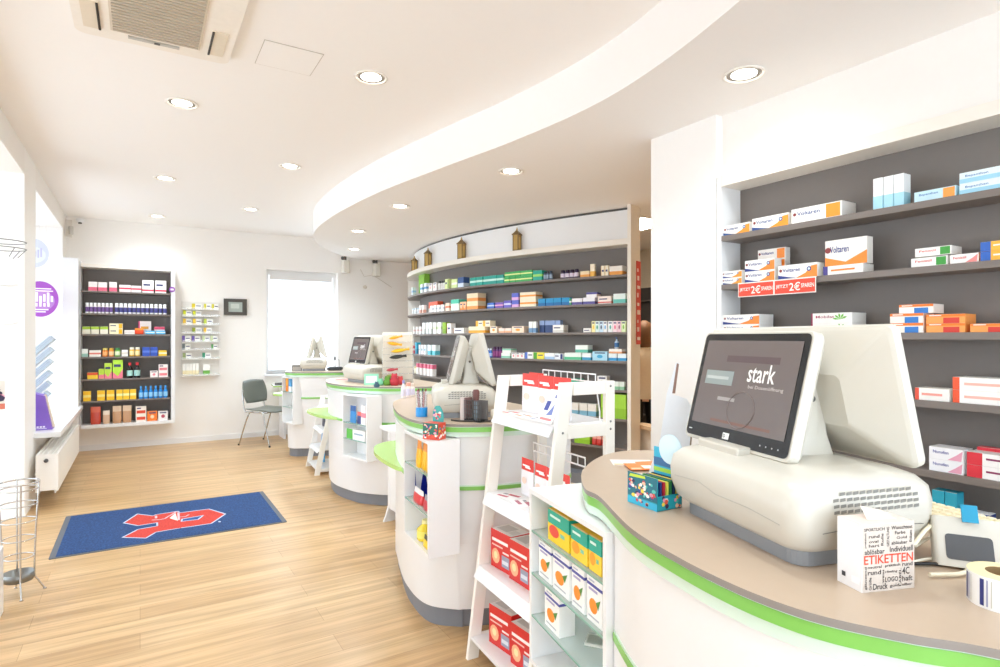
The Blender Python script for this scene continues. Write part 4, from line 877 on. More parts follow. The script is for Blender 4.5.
place_run(n2, [(411, 420, 14, 1, 1, 'bag', ('d8343a', 'e8e4e2'), 'red bag on the lower shelf of the second counter box', 0, .035), (421, 429, 14, 1, 1, 'bag', ('c83a48', '8c8c98'), 'red and grey bag right of the plain red one', 0, .035),
               (410, 429, 30, 3, 1, 'bag', ('2c44b4', '24389c'), 'blue bag behind the red bags in the second counter box', 0, .04, .045)], .62, '')
place_run(n2, [(414, 420, 20, 1, 1, 'bottle', ('f4d838', 'f2e8a0', 'f4e870'), 'yellow bottle on the floor of the second counter box', .0), (421, 428, 11, 1, 1, 'bag', ('f0cc2c', '4a4a3a'), 'small yellow pouch on the floor of the second counter box', 0, .03)], .446, '')
place_run(n3, [(349, 355, 17, 1, 1, 'bag', ('3a8ccc', '2c5c9c'), 'blue toothbrush pack in the third counter box', 0, .02), (356, 360, 12, 1, 1, 'bag', ('3c4c84', 'e06a5c'), 'dark blue pack with red foot in the third counter box', 0, .02), (360.5, 365.5, 19, 2, 1, G, ('f0eef0', 'e88c9c', 'mid'), 'tall white toothpaste carton in the third counter box', 0, .03)], .72, '')
place_run(n3, [(346, 365, 10, 1, 1, G, ('eef0ee', '5cb84c', 'left', None, '9cb0c0'), 'long white carton with green end lying in the third counter box', 0, .04)], .585, '')
place_run(n4, [(285.5, 288, 14, 1, 1, G, ('f0a840', 'e88430', 'low'), 'orange carton in the farthest counter box', 0, .03), (288.3, 291, 13, 1, 1, G, ('5ca8dc', 'e8f0f4', 'low'), 'sky blue carton in the farthest counter box', 0, .03)], .78, '')

# ================================================================== LADDER STAND
def pouch(w, h): return bag(w, h, .022, 'f1eff2', 'e23a30')
def build_stand(loc, rz, label):
    e = empty('ladder_stand', loc, rz, label, 'display stand', 'white ladder shaped display stands')
    HW, HT = .25, 1.25
    yf = lambda z: -.16 * (1 - z / HT)
    LW = M('f2eee6', .4, 0, .01)
    for sx in (-1, 1):
        x0, x1 = (sx * HW - .011, sx * HW + .011)
        f = MB(); f.loft([[(x0, yf(z) - .005, z), (x1, yf(z) - .005, z), (x1, yf(z) + .05, z), (x0, yf(z) + .05, z)] for z in (0, HT)], LW, False)
        f.build('front_leg', e, bevel=.003)
        MB().box(x0, x1, .205, .25, 0, HT, LW).build('back_leg', e, bevel=.003)
        for za, zb, ya in ((HT - .05, HT, .05), (1.035, 1.085, yf(1.06) + .05), (.05, .10, yf(.08) + .05)): MB().box(x0, x1, ya, .205, za, zb, LW).build('side_rail', e, bevel=.002)
        s_ = MB()
        for (y, z) in ((yf(1.06) + .025, 1.06), (.228, 1.06), (.228, 1.09), (.228, HT - .02)):
            T = s_.T; s_.T = TR(sx * HW + sx * .011, y, z) @ Matrix.Rotation(sx * PI / 2, 4, 'Y'); s_.lathe([(.005, 0), (.004, .002), (.001, .002)], METG, n=8); s_.T = T
        s_.build('screw', e)
    for z in (.10, .41, .73, 1.09):
        s_ = MB(); s_.box(-HW + .012, HW - .012, yf(z), .24, z - .014, z, WHITE); s_.build('shelf', e)
        if z > .2: l = MB(); l.quad((-HW + .012, yf(z) - .001, z), (HW - .012, yf(z) - .001, z), (HW - .012, yf(z) - .03, z - .045), (-HW + .012, yf(z) - .03, z - .045), WHITE); l.quad((-HW + .012, yf(z) + .003, z - .004), (-HW + .012, yf(z) - .026, z - .049), (HW - .012, yf(z) - .026, z - .049), (HW - .012, yf(z) + .003, z - .004), WHITE); l.build('shelf_lip', e)
    return e
SO = (1.3775, 2.02)
st = build_stand((SO[0], SO[1], 0), math.radians(-93.7), 'large white ladder shaped display stand between the two nearest counters')
def stw(x, y, z):
    th = math.radians(-93.7); return (SO[0] + x * math.cos(th) - y * math.sin(th), SO[1] + x * math.sin(th) + y * math.cos(th), z)
sd2 = dup(st, (1.71, 6.38, 0), math.radians(-93.7), 'distant white ladder shaped display stand between the third and farthest counters'); sd2.scale.z = .62
# wire hanging rails on the stand
m = MB(); w_ = M('f4f4f2', .3)
for z in (0, .03): m.tube([(-.15, 0, z), (.24, 0, z)], .003, w_, 6)
for k in range(9): m.tube([(-.15 + k * .0487, 0, 0), (-.15 + k * .0487, 0, .03)], .0022, w_, 5)
for x in (-.15, .24): m.tube([(x, 0, 0), (x, .02, -.12), (x, .02, -.155)], .003, w_, 5)
o = m.build('wire_rail', loc=stw(0, .17, 1.091 + .155), rz=math.radians(-93.7)); tag(o, 'white wire rail on the top tier of the near ladder stand', 'wire rack', 'wire rails on the ladder stand')
o2 = dup(o, stw(0, .12, .731 + .155 + .03), math.radians(-93.7), 'white wire rail on the second tier of the near ladder stand')
o2.scale.z = 1.19; o2.location = stw(0, .12, .731 + .155 * 1.19)
# pouches hanging / standing
pr = None
def hook_pouch(x, y, z, lb, w=.085, h=.17, rot=0):
    global pr
    if pr is None:
        pr = pouch(w, h).build('product_pouch'); c = pr
        f = MB(); f.front(-.032, .028, .134, .142, -.0063, M('ffffff')); f.front(-.01, .034, .127, .134, -.0063, M('ffffff')); f.build('print', pr); f = MB(); f.poly([(-.01 + .02 * math.cos(k), -.0125, .07 + .016 * math.sin(k)) for k in [i * PI / 5 for i in range(10)]], M('f3d6c4')); f.build('picture', pr)
    else: c = dup(pr)
    c.location = stw(x, y, z); c.rotation_euler.z = math.radians(-93.7 + 24) + rot; c.scale = (w / .085, 1, h / .17)
    tag(c, lb, 'pouch', 'white and red pouches on the ladder stand'); return c
for x, y, rot, lb in ((-.12, .085, .1, 'white pouch with red top, leftmost in front on the top tier of the ladder stand'), (.015, .08, -.05, 'white pouch with red top, middle on the top tier of the ladder stand'), (.145, .075, .05, 'white pouch with red top, right on the top tier of the ladder stand'),
                      (-.175, .15, 0, 'white pouch with red top, mostly hidden at the far left of the top tier')):
    hook_pouch(x, y, 1.0915, lb, w=.104, rot=rot * .4 - .42)
for x, y, lb in ((-.10, .06, 'white pouch with red top, left one on the second tier'), (.03, .05, 'white pouch with red top, second from left on the second tier'), (.125, .045, 'white pouch with red top, third from left on the second tier'), (.20, .04, 'white pouch with red top, rightmost on the second tier')):
    hook_pouch(x, y, .7315, lb, .085, .16, rot=-.42)
# leaflets
m = MB(); m.T = RX(-.5); m.box(-.05, .05, -.001, .001, 0, .14, M('f3f3f4', .35)); m.front(-.04, -.01, .05, .09, -.0014, M('46509a')); m.poly([(-.01, -.0014, .03), (.03, -.0014, .035), (.02, -.0014, .08)], M('7886c0')); m.front(.0, .03, .105, .12, -.0014, M('8088b8')); m.front(-.04, .04, .01, .02, -.0014, M('d88a8c'))
tag(m.build('folded_leaflet', loc=stw(.185, -.035, 1.0925), rz=math.radians(-93.7)), 'white and violet leaflet leaning at the right front of the top tier', 'leaflet')
def flat_leaf(x, y, z, r, c, lb, w=.10, h=.07):
    m = MB(); m.box(-w / 2, w / 2, -h / 2, h / 2, 0, .0025, M('f3f1f0', .4)); m.box(-w * .4, w * .1, -h * .3, -h * .1, .0025, .003, M(c)); m.box(-w * .1, w * .42, h * .1, h * .34, .0025, .003, M(c)); m.box(-w * .35, -w * .15, h * .12, h * .3, .0025, .003, M('9a9a9e'))
    tag(m.build('leaflet', loc=stw(x, y, z), rz=math.radians(-93.7) + r), lb, 'leaflet')
flat_leaf(-.15, .0, 1.0905, .1, 'c86060', 'flat leaflet at the left front of the top tier'); flat_leaf(-.03, -.002, 1.0905, -.05, 'e0a080', 'flat leaflet in the middle of the top tier'); flat_leaf(.08, -.0, 1.0905, .05, '8c94a8', 'flat leaflet right of the middle on the top tier')
flat_leaf(-.13, -.02, .7305, .3, 'c05a6c', 'flat leaflet with red print at the left of the second tier', .12, .08); flat_leaf(-.0, -.02, .7305, -.2, 'b86a7c', 'flat leaflet with red print in the middle of the second tier', .12, .08)
# red cartons
RB = None
def redbox(x, y, z, r, lb):
    global RB
    w, d, h = .155, .105, .165
    if RB is None:
        m = MB(); R_ = M('d62a26', .35); y0 = -d / 2 - .0005
        m.box(-w / 2, w / 2, -d / 2, d / 2, 0, h, R_); m.box(-w / 2 + .002, w / 2 - .002, -d / 2 + .002, d / 2 - .002, h, h + .0008, M('e9e4e0', .4))
        m.box(-w * .4, w * .1, -d * .3, d * .3, h + .0008, h + .0014, M('c9c5c2')); m.box(w * .15, w * .42, -d * .3, d * .1, h + .0008, h + .0014, M('d8d2ce'))
        m.text('Thermacare', -w * .42, w * .36, h * .66, h * .80, y0 - .0004, M('f6ece8')) if False else m.front(-w * .44, w * .36, h * .70, h * .78, y0, M('f6ece8'))
        m.front(-w * .44, w * .1, h * .58, h * .62, y0, M('f0c8c0'))
        m.poly([(-w * .25 + w * .2 * math.cos(k * PI / 6), y0, h * .32 + h * .2 * math.sin(k * PI / 6)) for k in range(12)], M('f6b48a'))
        m.poly([(-w * .25 + w * .1 * math.cos(k * PI / 4), y0 - .0004, h * .34 + h * .1 * math.sin(k * PI / 4)) for k in range(8)], M('f8e0a8'))
        m.front(w * .05, w * .42, h * .12, h * .42, y0, M('9aa0b4')); m.front(w * .08, w * .38, h * .2, h * .3, y0 - .0004, M('d8dce4')); m.front(w * .1, w * .4, h * .47, h * .52, y0, M('f4e4e0'))
        x_ = w / 2 + .0005; m.quad((x_, -d * .2, h * .1), (x_, d * .1, h * .1), (x_, d * .1, h * .9), (x_, -d * .2, h * .9), M('b8201e')); m.quad((x_ + .0004, -d * .08, h * .55), (x_ + .0004, d * .02, h * .55), (x_ + .0004, d * .02, h * .85), (x_ + .0004, -d * .08, h * .85), M('f2dcd8'))
        RB = m.build('product_box'); c = RB
    else: c = dup(RB)
    c.location = stw(x, y, z); c.rotation_euler.z = math.radians(-93.7) + r; tag(c, lb, 'product box', 'red cartons on the ladder stand')
redbox(-.145, .0, .4105, .1, 'red carton with white lid, left one on the third tier of the ladder stand'); redbox(.02, .0, .4105, .06, 'red carton with white lid, second on the third tier of the ladder stand'); redbox(.165, .02, .4105, .05, 'red carton on the third tier mostly behind the glass shelf box')
redbox(-.10, -.03, .1005, .16, 'red carton with white lid, left one on the bottom tier of the ladder stand'); redbox(.09, -.03, .1005, .12, 'red carton with white lid, right one on the bottom tier of the ladder stand')
for i, (x, y, z, c) in enumerate(((-.1, .0, .4535, '4a4c5c'), (-.15, -.0, .2550, '5aa0d8'), (-.12, -.0, .0628, '6cb8e8'))):
    th = math.radians(-93.7); L_ = (1.71 + x * math.cos(th) - y * math.sin(th), 6.38 + x * math.sin(th) + y * math.cos(th), z + (0.0005))
    mm = bag(.1, .17, .03, c, 'dfe8f0'); o = mm.build('product_pouch', loc=L_, rz=th); tag(o, ['dark pouch on the distant ladder stand', 'sky blue pouch on the third tier of the distant ladder stand', 'pale blue pouch on the bottom tier of the distant ladder stand'][i], 'pouch')
# pedestal between the second and third counter
pe = empty('display_pedestal', (1.72, 4.18, 0), 0, 'white floor pedestal with a square top between the second and third counters', 'pedestal')
sub(MB().box(1.585, 1.88, 4.02, 4.36, .715, .74, WHITE), 'top_plate', pe)
for y in (4.06, 4.31):
    m = MB(); m.add([(1.62, y, .05), (1.60, y, 0), (1.86, y, 0), (1.86, y, .715), (1.64, y, .715), (1.64, y, .12)] + [(1.62, y + .02, .05), (1.60, y + .02, 0), (1.86, y + .02, 0), (1.86, y + .02, .715), (1.64, y + .02, .715), (1.64, y + .02, .12)],
                    [(0, 1, 2, 3, 4, 5), (11, 10, 9, 8, 7, 6)] + [(i, (i + 1) % 6 + 6 if False else (i + 6), (i + 1) % 6 + 6, (i + 1) % 6) for i in range(6)], WHITE); sub(m, 'side_panel', pe)
sub(MB().box(1.84, 1.86, 4.08, 4.31, .02, .7, WHITE), 'back_panel', pe); sub(MB().box(1.645, 1.66, 4.08, 4.31, .10, .7, WHITE), 'front_panel', pe)
for i, (x, y, c1_, c2_, h) in enumerate(((1.66, 4.09, 'cfe2f2', '5a8cc8', .17), (1.70, 4.17, 'e8eef4', '3c5c9c', .2), (1.78, 4.10, 'f2f2f4', '9cb4d8', .13))):
    tag(bag(.08, h, .03, c1_, c2_).build('product_pouch', loc=(x, y, .7405), rz=-1.2), ['pale blue pouch at the front of the white pedestal', 'tall white pouch with navy top on the pedestal', 'small white pouch at the back of the pedestal'][i], 'pouch')

# ================================================================== THINGS ON THE NEAREST COUNTER
ZT = 1.0203
# box of labels
m = MB(); w, d, h = .098, .05, .106; KR = M('cfc3b8', .7); y0 = -d / 2 - .0004; K = M('3a3634', .7)
m.box(-w / 2, w / 2, -d / 2, d / 2, 0, h, KR); m.box(-w / 2 - .0006, -w / 2, -d / 2, d / 2, 0, h, M('eeedee', .5)); m.box(-w / 2, w / 2, -d / 2, d / 2, h, h + .0008, M('e2d3c8', .6))
def bt(t, u0, u1, v0, v1, c=K): m.text(t, u0 * w - w / 2, u1 * w - w / 2, v0 * h, v1 * h, y0, c)
def btv(t, u0, u1, v0, v1):   # upright writing
    vs, fs = textmesh(t); m.add([((u0 + (u1 - u0) * (1 - b)) * w - w / 2, y0, (v0 + (v1 - v0) * a) * h) for a, b in vs], fs, K)
bt('ETIKETTEN', .03, .97, .415, .545, M('e2492c', .5)); bt('ablösbar', .04, .42, .56, .635); bt('Individuell', .52, .97, .57, .655)
bt('praktisch', .43, .72, .345, .395); bt('rund', .76, .96, .345, .405); bt('rund', .10, .35, .255, .325); bt('LOGO', .43, .68, .13, .205); bt('4C', .76, .90, .22, .33); bt('haft', .76, .96, .12, .20)
bt('Druck', .20, .48, .03, .12); bt('gold', .52, .70, .035, .095); bt('neutral', .10, .36, .35, .39); bt('i-feeling', .43, .66, .255, .30); bt('SPORTLICH', .03, .42, .905, .95); bt('Wunschtext', .55, .96, .905, .96)
bt('rund', .12, .32, .80, .85); bt('oval', .12, .30, .73, .77); bt('hart', .12, .32, .665, .71); bt('Farbe', .62, .82, .83, .88); bt('Gold', .65, .85, .76, .80); bt('ablösbar', .55, .86, .68, .73)
btv('GESTALTUNG', .46, .51, .66, .95); btv('praktisch', .04, .08, .66, .88); btv('Rolle', .35, .40, .68, .86); btv('Etikett', .90, .95, .70, .88); btv('glänzend', .04, .09, .04, .38); btv('weiss', .37, .41, .12, .32); btv('LABEL', .70, .74, .05, .32); btv('Größe', .12, .17, .03, .22); bt('silber', .76, .95, .05, .09)
m.add([(-.02, -.004, h + .001), (.03, -.012, h + .001), (.035, .022, h + .006), (-.01, .02, h + .016)], [(0, 1, 2, 3), (3, 2, 1, 0)], M('e8dbd0', .6))
m.quad((-w / 2 - .0012, -d * .1, h * .1), (-w / 2 - .0012, -d * .42, h * .1), (-w / 2 - .0012, -d * .42, h * .2), (-w / 2 - .0012, -d * .1, h * .2), M('f8f8f8')); m.quad((-w / 2 - .0012, d * .3, h * .13), (-w / 2 - .0012, d * .15, h * .13), (-w / 2 - .0012, d * .15, h * .2), (-w / 2 - .0012, d * .3, h * .2), M('3a3a40'))
rzb = math.atan2(.45 - .483, 1.056 - .963)
o = m.build('label_box', loc=((.963 + 1.056) / 2 - math.sin(rzb) * .025, (.483 + .45) / 2 + math.cos(rzb) * .025, ZT), rz=rzb); tag(o, 'white and beige cardboard box printed ETIKETTEN in red at the counter edge', 'box')
# roll of labels
m = MB()
pr_ = [(.044, 0), (.044, .047), (.043, .048), (.022, .048), (.021, .045), (.021, .0)]
m.loft([[(r * math.cos(2 * PI * i / 36), r * math.sin(2 * PI * i / 36), z) for i in range(36)] for r, z in pr_[:2]], M('f2f1ee', .5), True, False)
m.loft([[(r * math.cos(2 * PI * i / 36), r * math.sin(2 * PI * i / 36), z) for i in range(36)] for r, z in pr_[1:4]], M('f2dfae', .6), False, False)
m.loft([[(r * math.cos(2 * PI * i / 36), r * math.sin(2 * PI * i / 36), z) for i in range(36)] for r, z in pr_[3:]], M('8c7048', .8), True, False)
for k in range(9):
    a0 = k * 2 * PI / 9; 
    for (da, wd_, mt) in ((0, .13, M('2f3478')), (.2, .05, M('9a9cb8')), (.33, .03, M('c8c4b8'))):
        m.loft([[(.0444 * math.cos(a0 + da + wd_ * q), .0444 * math.sin(a0 + da + wd_ * q), z) for q in (0, .5, 1)] for z in (.004, .043)], mt, True, False, False)
tag(m.build('label_roll', loc=(1.105, .352, ZT)), 'roll of white labels with blue marks at the right picture edge', 'label roll')
# card terminal
ct = empty('card_terminal', (1.225, .425, ZT), math.radians(-58), 'white payment terminal with dark pad behind the roll of labels', 'card terminal')
m = MB(); m.T = RX(math.radians(-24)); m.rbox(-.062, .062, -.012, .022, .0, .085, PLAST, .008); m.build('casing', ct, bevel=.004)
m = MB(); m.T = RX(math.radians(-24)); m.poly([(x, -.0128, z) for x, z in rrect(-.045, .022, .012, .055, .006, 3)], M('4b4b4d', .4)); m.build('pad', ct)
m = MB(); m.T = TR(-.008, .012, .078) @ RX(math.radians(-24)); m.prism([(x, y) for x, y in rrect(-.012, .012, -.001, .001, .0009, 2)], 0, .03, M('1a8fb4', .35)); m.build('card', ct)
m = MB(); m.box(-.05, .05, .01, .06, 0, .012, PLAST); m.build('foot', ct)
# keyboard
kb = empty('keyboard', (1.455, .545, ZT), math.radians(-104), 'cream computer keyboard behind the till on the nearest counter', 'keyboard')
m = MB(); m.loft([[(x, y, z + (y + .07) * .08) for x, y in rrect(-.21, .21, -.07, .07, .01, 3)] for z in (0, .012)], M('e9dcb8', .5), False); m.build('casing', kb)
m = MB(); kc = M('f1e6c6', .5)
for r in range(6):
    for c in range(20):
        if r == 0 and 5 < c < 12: continue
        x = -.2 + c * .0205; y = -.06 + r * .0205; z = .0125 + (y + .07) * .08
        m.loft([[(x + q, y + q, zz), (x + .018 - q, y + q, zz), (x + .018 - q, y + .018 - q, zz), (x + q, y + .018 - q, zz)] for q, zz in ((0, z), (.002, z + .007))], kc, False)
m.box(-.07, .05, -.06, -.042, .0135, .0205, kc); m.build('keys', kb)
# cables
for i, (pts, r, c, lb) in enumerate((([(1.17, .50, .03), (1.215, .49, .06), (1.235, .47, .035), (1.22, .44, .004), (1.17, .43, .004), (1.12, .455, .004)], .0035, 'eee6cc', 'cream cable looping between till and payment terminal'),
                       ([(1.20, .51, .02), (1.25, .50, .03), (1.265, .475, .006), (1.25, .46, .004), (1.20, .49, .003), (1.13, .50, .003)], .0028, 'f0ead8', 'second thin cream cable behind the box of labels'),
                       ([(1.15, .495, .003), (1.19, .47, .003), (1.24, .44, .003), (1.28, .43, .003), (1.33, .43, .003)], .003, '1c1c1c', 'black cable lying behind the box of labels'))):
    m = MB(); m.tube(spline([(x, y, z + .0) for x, y, z in pts], 6), r, M(c, .5), 8); tag(m.build('cable', loc=(0, 0, ZT + .0015)), lb, 'cable')
# booklet box
bb = empty('booklet_box', (1.055, 1.005, ZT), math.radians(-52), 'bright turquoise counter box filled with small comic booklets beside the till', 'counter display')
w, d, h = .10, .078, .075; bx = Matrix(); rzb = math.atan2(.948 - 1.042, 1.01 - 1.014)
bb.rotation_euler.z = rzb; bb.location = ((1.014 - math.sin(rzb) * d / 2), (1.005 + math.cos(rzb) * d / 2), ZT)
m = MB(); TQ = M('1f9fae', .4)
m.box(-w / 2, w / 2, -d / 2, -d / 2 + .002, 0, h, TQ); m.box(-w / 2, w / 2, d / 2 - .002, d / 2, 0, h * .85, TQ); m.box(-w / 2, -w / 2 + .002, -d / 2, d / 2, 0, h * .8, TQ); m.box(w / 2 - .002, w / 2, -d / 2, d / 2, 0, h * .45, TQ); m.box(-w / 2, w / 2, -d / 2, d / 2, 0, .002, TQ)
y0 = -d / 2 - .0006; m.front(-w / 2, w / 2, h * .25, h, y0, M('1c6f80')); m.front(-w / 2, w / 2, 0, h * .22, y0, M('38b8dc'))
m.poly([(w * a, y0 - .0004, h * b) for a, b in ((-.44, .86), (.12, .9), (.1, .98), (-.4, .96))], M('c8e040'))
rr = random.Random(3); cols = ['e05a3c', 'f2c8a8', 'f6f2ec', '2f4f9c', 'e8a0b8', 'c83c50', '58c4b8', '3a2c4c', 'f0d848']
def dots(m, n, u0, u1, v0, v1, y, rs=(.05, .12)):
    for i in range(n):
        cx_, cz_, r_ = rr.uniform(u0, u1), rr.uniform(v0, v1), rr.uniform(*rs); k0 = rr.random() * 6
        m.poly([(cx_ + r_ * rr.uniform(.6, 1.1) * math.cos(k0 + k * PI / 3.5), y - .0002 * (i % 5) - .0006, cz_ + r_ * .7 * math.sin(k0 + k * PI / 3.5)) for k in range(7)], M(rr.choice(cols)))
dots(m, 46, -w * .44, w * .44, h * .28, h * .8, y0, (.003, .0075)); dots(m, 8, -w * .2, w * .25, h * .08, h * .2, y0, (.003, .006))
x_ = w / 2 + .0006
for i in range(14):
    a, b_, r_ = rr.uniform(-d * .44, d * .44), rr.uniform(h * .06, h * .4), rr.uniform(.003, .007); m.poly([(x_ + .0002 * (i % 4), a + r_ * math.cos(k * PI / 3), b_ + r_ * math.sin(k * PI / 3)) for k in range(6)], M(rr.choice(cols)))
m.build('carton', bb)
for k in range(7):
    y = -d / 2 + .012 + k * .0105; MB().box(-w / 2 + .004, w / 2 - .004, y, y + .006, .003, h * (.86 - .01 * (k % 3)), M(['203c78', 'b02838', 'e0dc58', '2c7c48', '28406c', 'e8c83c', '243058'][k], .45)).build('booklet', bb)
m = MB(); m.box(-w * .42, w * .42, d / 2, d / 2 + .003, 0, h + .055, M('2fb0d0', .4)); m.poly([(.012 + .036 * math.cos(k * PI / 12), d / 2 - .0006, h + .055 + .036 * math.sin(k * PI / 12)) for k in range(24)], M('d6ecf4', .4)); m.poly([(.012 + .036 * math.cos(-k * PI / 12), d / 2 + .0036, h + .055 + .036 * math.sin(-k * PI / 12)) for k in range(24)], M('d6ecf4', .4))
m.front(-w * .42, w * .2, h + .01, h + .03, d / 2 - .0004, M('3a6c9c')); m.front(-w * .42, w * .42, h - .004, h + .006, d / 2 - .0005, M('a8d848')); m.build('header_card', bb)
# orange leaflets
m = MB(); OR = M('f0812a', .45)
for i, (x, y, r, c) in enumerate(((*onz(648, 468, 1.02), -.5, OR), (*onz(660, 465, 1.02), -.35, OR), (*onz(632, 463, 1.02), -.6, M('e8e2dc')))):
    m = MB(); m.box(-.065, .065, -.045, .045, 0, .0012, c); m.box(-.02, .01, -.03, .01, .0012, .0018, M('f6efe8')); m.box(.02, .035, -.02, .0, .0012, .0018, M('40506c')); m.box(-.06, -.03, -.04, -.02, .0012, .0018, M('f4c8a0'))
    tag(m.build('leaflet', loc=(x, y, ZT + .002 * (2 - i) - .001 * 0), rz=r), ['orange leaflet beside the booklet box', 'orange leaflet partly behind the booklet box', 'white leaflet lying left of the orange leaflets'][i], 'leaflet')
# tall display card with notched outline
m = MB(); out = [(-.075, 0), (.03, 0), (.045, .13), (.058, .21), (.05, .215), (.045, .225), (.02, .232), (.005, .24), (.022, .335), (.013, .335), (-.008, .235), (-.018, .23)]
out = [(-.06, 0), (.06, 0), (.062, .10), (.075, .205), (.068, .21), (.06, .215), (.052, .23), (.03, .238), (.012, .242), (.034, .33), (.024, .332), (-.002, .243), (-.02, .12)]
m.add([(x, -.0015, z) for x, z in out] + [(x, .0015, z) for x, z in out], [list(range(13)), list(range(13, 26))[::-1]] + [(i, i + 13, (i + 1) % 13 + 13, (i + 1) % 13) for i in range(13)], M('e6ebf2', .5))
m.quad((.013, -.002, .245), (.021, -.002, .245), (.032, -.002, .328), (.026, -.002, .33), M('8c6c60')); m.quad((.058, -.002, .10), (.062, -.002, .10), (.074, -.002, .203), (.069, -.002, .205), M('8c7a68'))
dc_ = empty('display_card', (1.25, 1.14, ZT), -.75, 'tall pale blue notched display card standing left of the till screen', 'display card'); o = m.build('card', dc_); o.rotation_euler.x = -.10
m = MB(); m.add([(-.03, .0, 0), (.03, 0, 0), (.0, .07, 0), (0, .02, .12)], [(0, 1, 2), (0, 3, 1), (1, 3, 2), (2, 3, 0)], M('dfe4ea', .5)); m.build('strut', dc_)
# ================================================================== THINGS ON THE SECOND COUNTER
pc = empty('pen_cup', (1.225, 2.755, ZT), 0, 'clear cup with blue base full of dark red pens on the second counter', 'pen cup')
MB().lathe([(.030, 0), (.030, .045), (.029, .046)], M('1f8fd8', .3), n=20).build('base', pc); m = MB(); m.loft([[(r * math.cos(k * PI / 10), r * math.sin(k * PI / 10), z) for k in range(20)] for r, z in ((.029, .046), (.030, .13))], ACRYL, True, False); m.build('cup', pc)
for k in range(7):
    a = k * 2.4; x, y = .016 * math.cos(a), .016 * math.sin(a); MB().tube([(x, y, .047), (x * 1.5, y * 1.5, .14 - .006 * (k % 3))], .0042, M(['8c2430', '5c2028', 'a83c3c', '38343c', '902838', 'd0c8c8', '6c2430'][k], .3), 7).build('pen', pc)
tb = empty('toy_box', (1.155, 2.455, .9557), math.radians(-60), 'small red and green patterned counter box with a little figure card on the display box', 'counter display')
w, d, h = .085, .06, .075; m = MB(); m.box(-w / 2, w / 2, -d / 2, d / 2, 0, h, M('d84c34', .4)); m.front(-w / 2, w / 2, h * .3, h, -d / 2 - .0005, M('2c6c5c')); dots(m, 40, -w * .44, w * .44, h * .12, h * .9, -d / 2 - .0005, (.004, .008)); m.box(-w / 2 - .0005, -w / 2, -d / 2, d / 2, h * .3, h, M('3c9488'))
for i in range(18):
    a, b_, r_ = rr.uniform(-d * .42, d * .42), rr.uniform(h * .1, h * .9), rr.uniform(.004, .008)
    for X_ in (-w / 2 - .0008, w / 2 + .0008): m.poly([(X_, a + r_ * math.cos(k * PI / 3), b_ + r_ * math.sin(k * PI / 3)) for k in range(6)], M(rr.choice(cols)))
m.build('carton', tb); m = MB(); m.add([(x, y, z) for y in (d / 2 - .002, d / 2) for x, z in ((-.03, 0), (.03, 0), (.032, .10), (.026, .13), (.01, .15), (-.012, .148), (-.028, .12))], [list(range(7)), list(range(7, 14))[::-1]] + [(i, i + 7, (i + 1) % 7 + 7, (i + 1) % 7) for i in range(7)], M('3fa6a4', .5)); dots(m, 14, -.02, .02, .08, .13, d / 2 - .0022, (.005, .010)); m.build('header_card', tb)
o = empty('card_holder', (1.375, 2.455, ZT), math.radians(-70), 'dark wire card holder with pens on the second counter', 'holder')
m = MB(); m.box(-.05, .05, -.03, .03, 0, .01, DARK)
for k in range(8): m.tube([(-.05 + k * .0143, -.03, .01), (-.05 + k * .0143, -.03, .10)], .0015, DARKG, 5)
for k in range(5): m.tube([(-.05, -.03, .02 + k * .02), (.05, -.03, .02 + k * .02)], .0015, DARKG, 5)
m.box(-.05, .05, .026, .03, 0, .10, M('6a6664', .5)); m.build('basket', o); MB().box(-.085, -.06, -.02, .03, 0, .11, M('c9bab4', .5)).box(-.058, -.05, -.02, .03, 0, .11, M('7a5c58', .5)).build('card_stack', o)
m = MB(); m.lathe([(.014, .10), (.016, .12), (.018, .14), (.012, .152)], M('6c4440', .4), (.0, 0, 0), 12); m.lathe([(.01, .01), (.01, .1)], M('70808c', .4), n=10); m.build('stamp', o)
m = MB(); m.T = TR(1.49, 2.42, ZT + .028) @ RZ(-.6) @ Matrix.Rotation(PI / 2, 4, 'Y'); m.lathe([(.02, -.045), (.027, -.04), (.027, .04), (.02, .045)], M('e2d9c8', .6), n=16); tag(m.build('paper_roll'), 'cream paper roll lying in front of the dark card holder', 'roll')
m = MB(); m.tube(spline([(1.28, 2.53, .004), (1.31, 2.47, .004), (1.38, 2.42, .004), (1.44, 2.395, .004), (1.50, 2.37, .004), (1.56, 2.36, .004)], 5), .004, M('3a3430', .5), 7); tag(m.build('cable', loc=(0, 0, ZT)), 'dark cable along the near edge of the second counter', 'cable')
for i, (px, py, h, c, kk) in enumerate(((403, 399, .12, 'f2f0f4', 'bottle'), (408, 398, .1, 'f4e8e4', 'jar'), (412, 397, .09, 'efece6', 'jar'))):
    x, y = onz(px, py, 1.02); tag(bottle(.035, h, c, ['8c94c8', 'e0a08c', 'd8c8b8'][i], 'dcd8ec', kk).build('bottle' if i == 0 else 'jar', loc=(x + .02, y + .04, ZT)), ['white bottle with violet label at the far end of the second counter', 'small white jar with peach lid at the far end of the second counter', 'small cream jar beside the till housing'][i], ['bottle', 'jar', 'jar'][i])
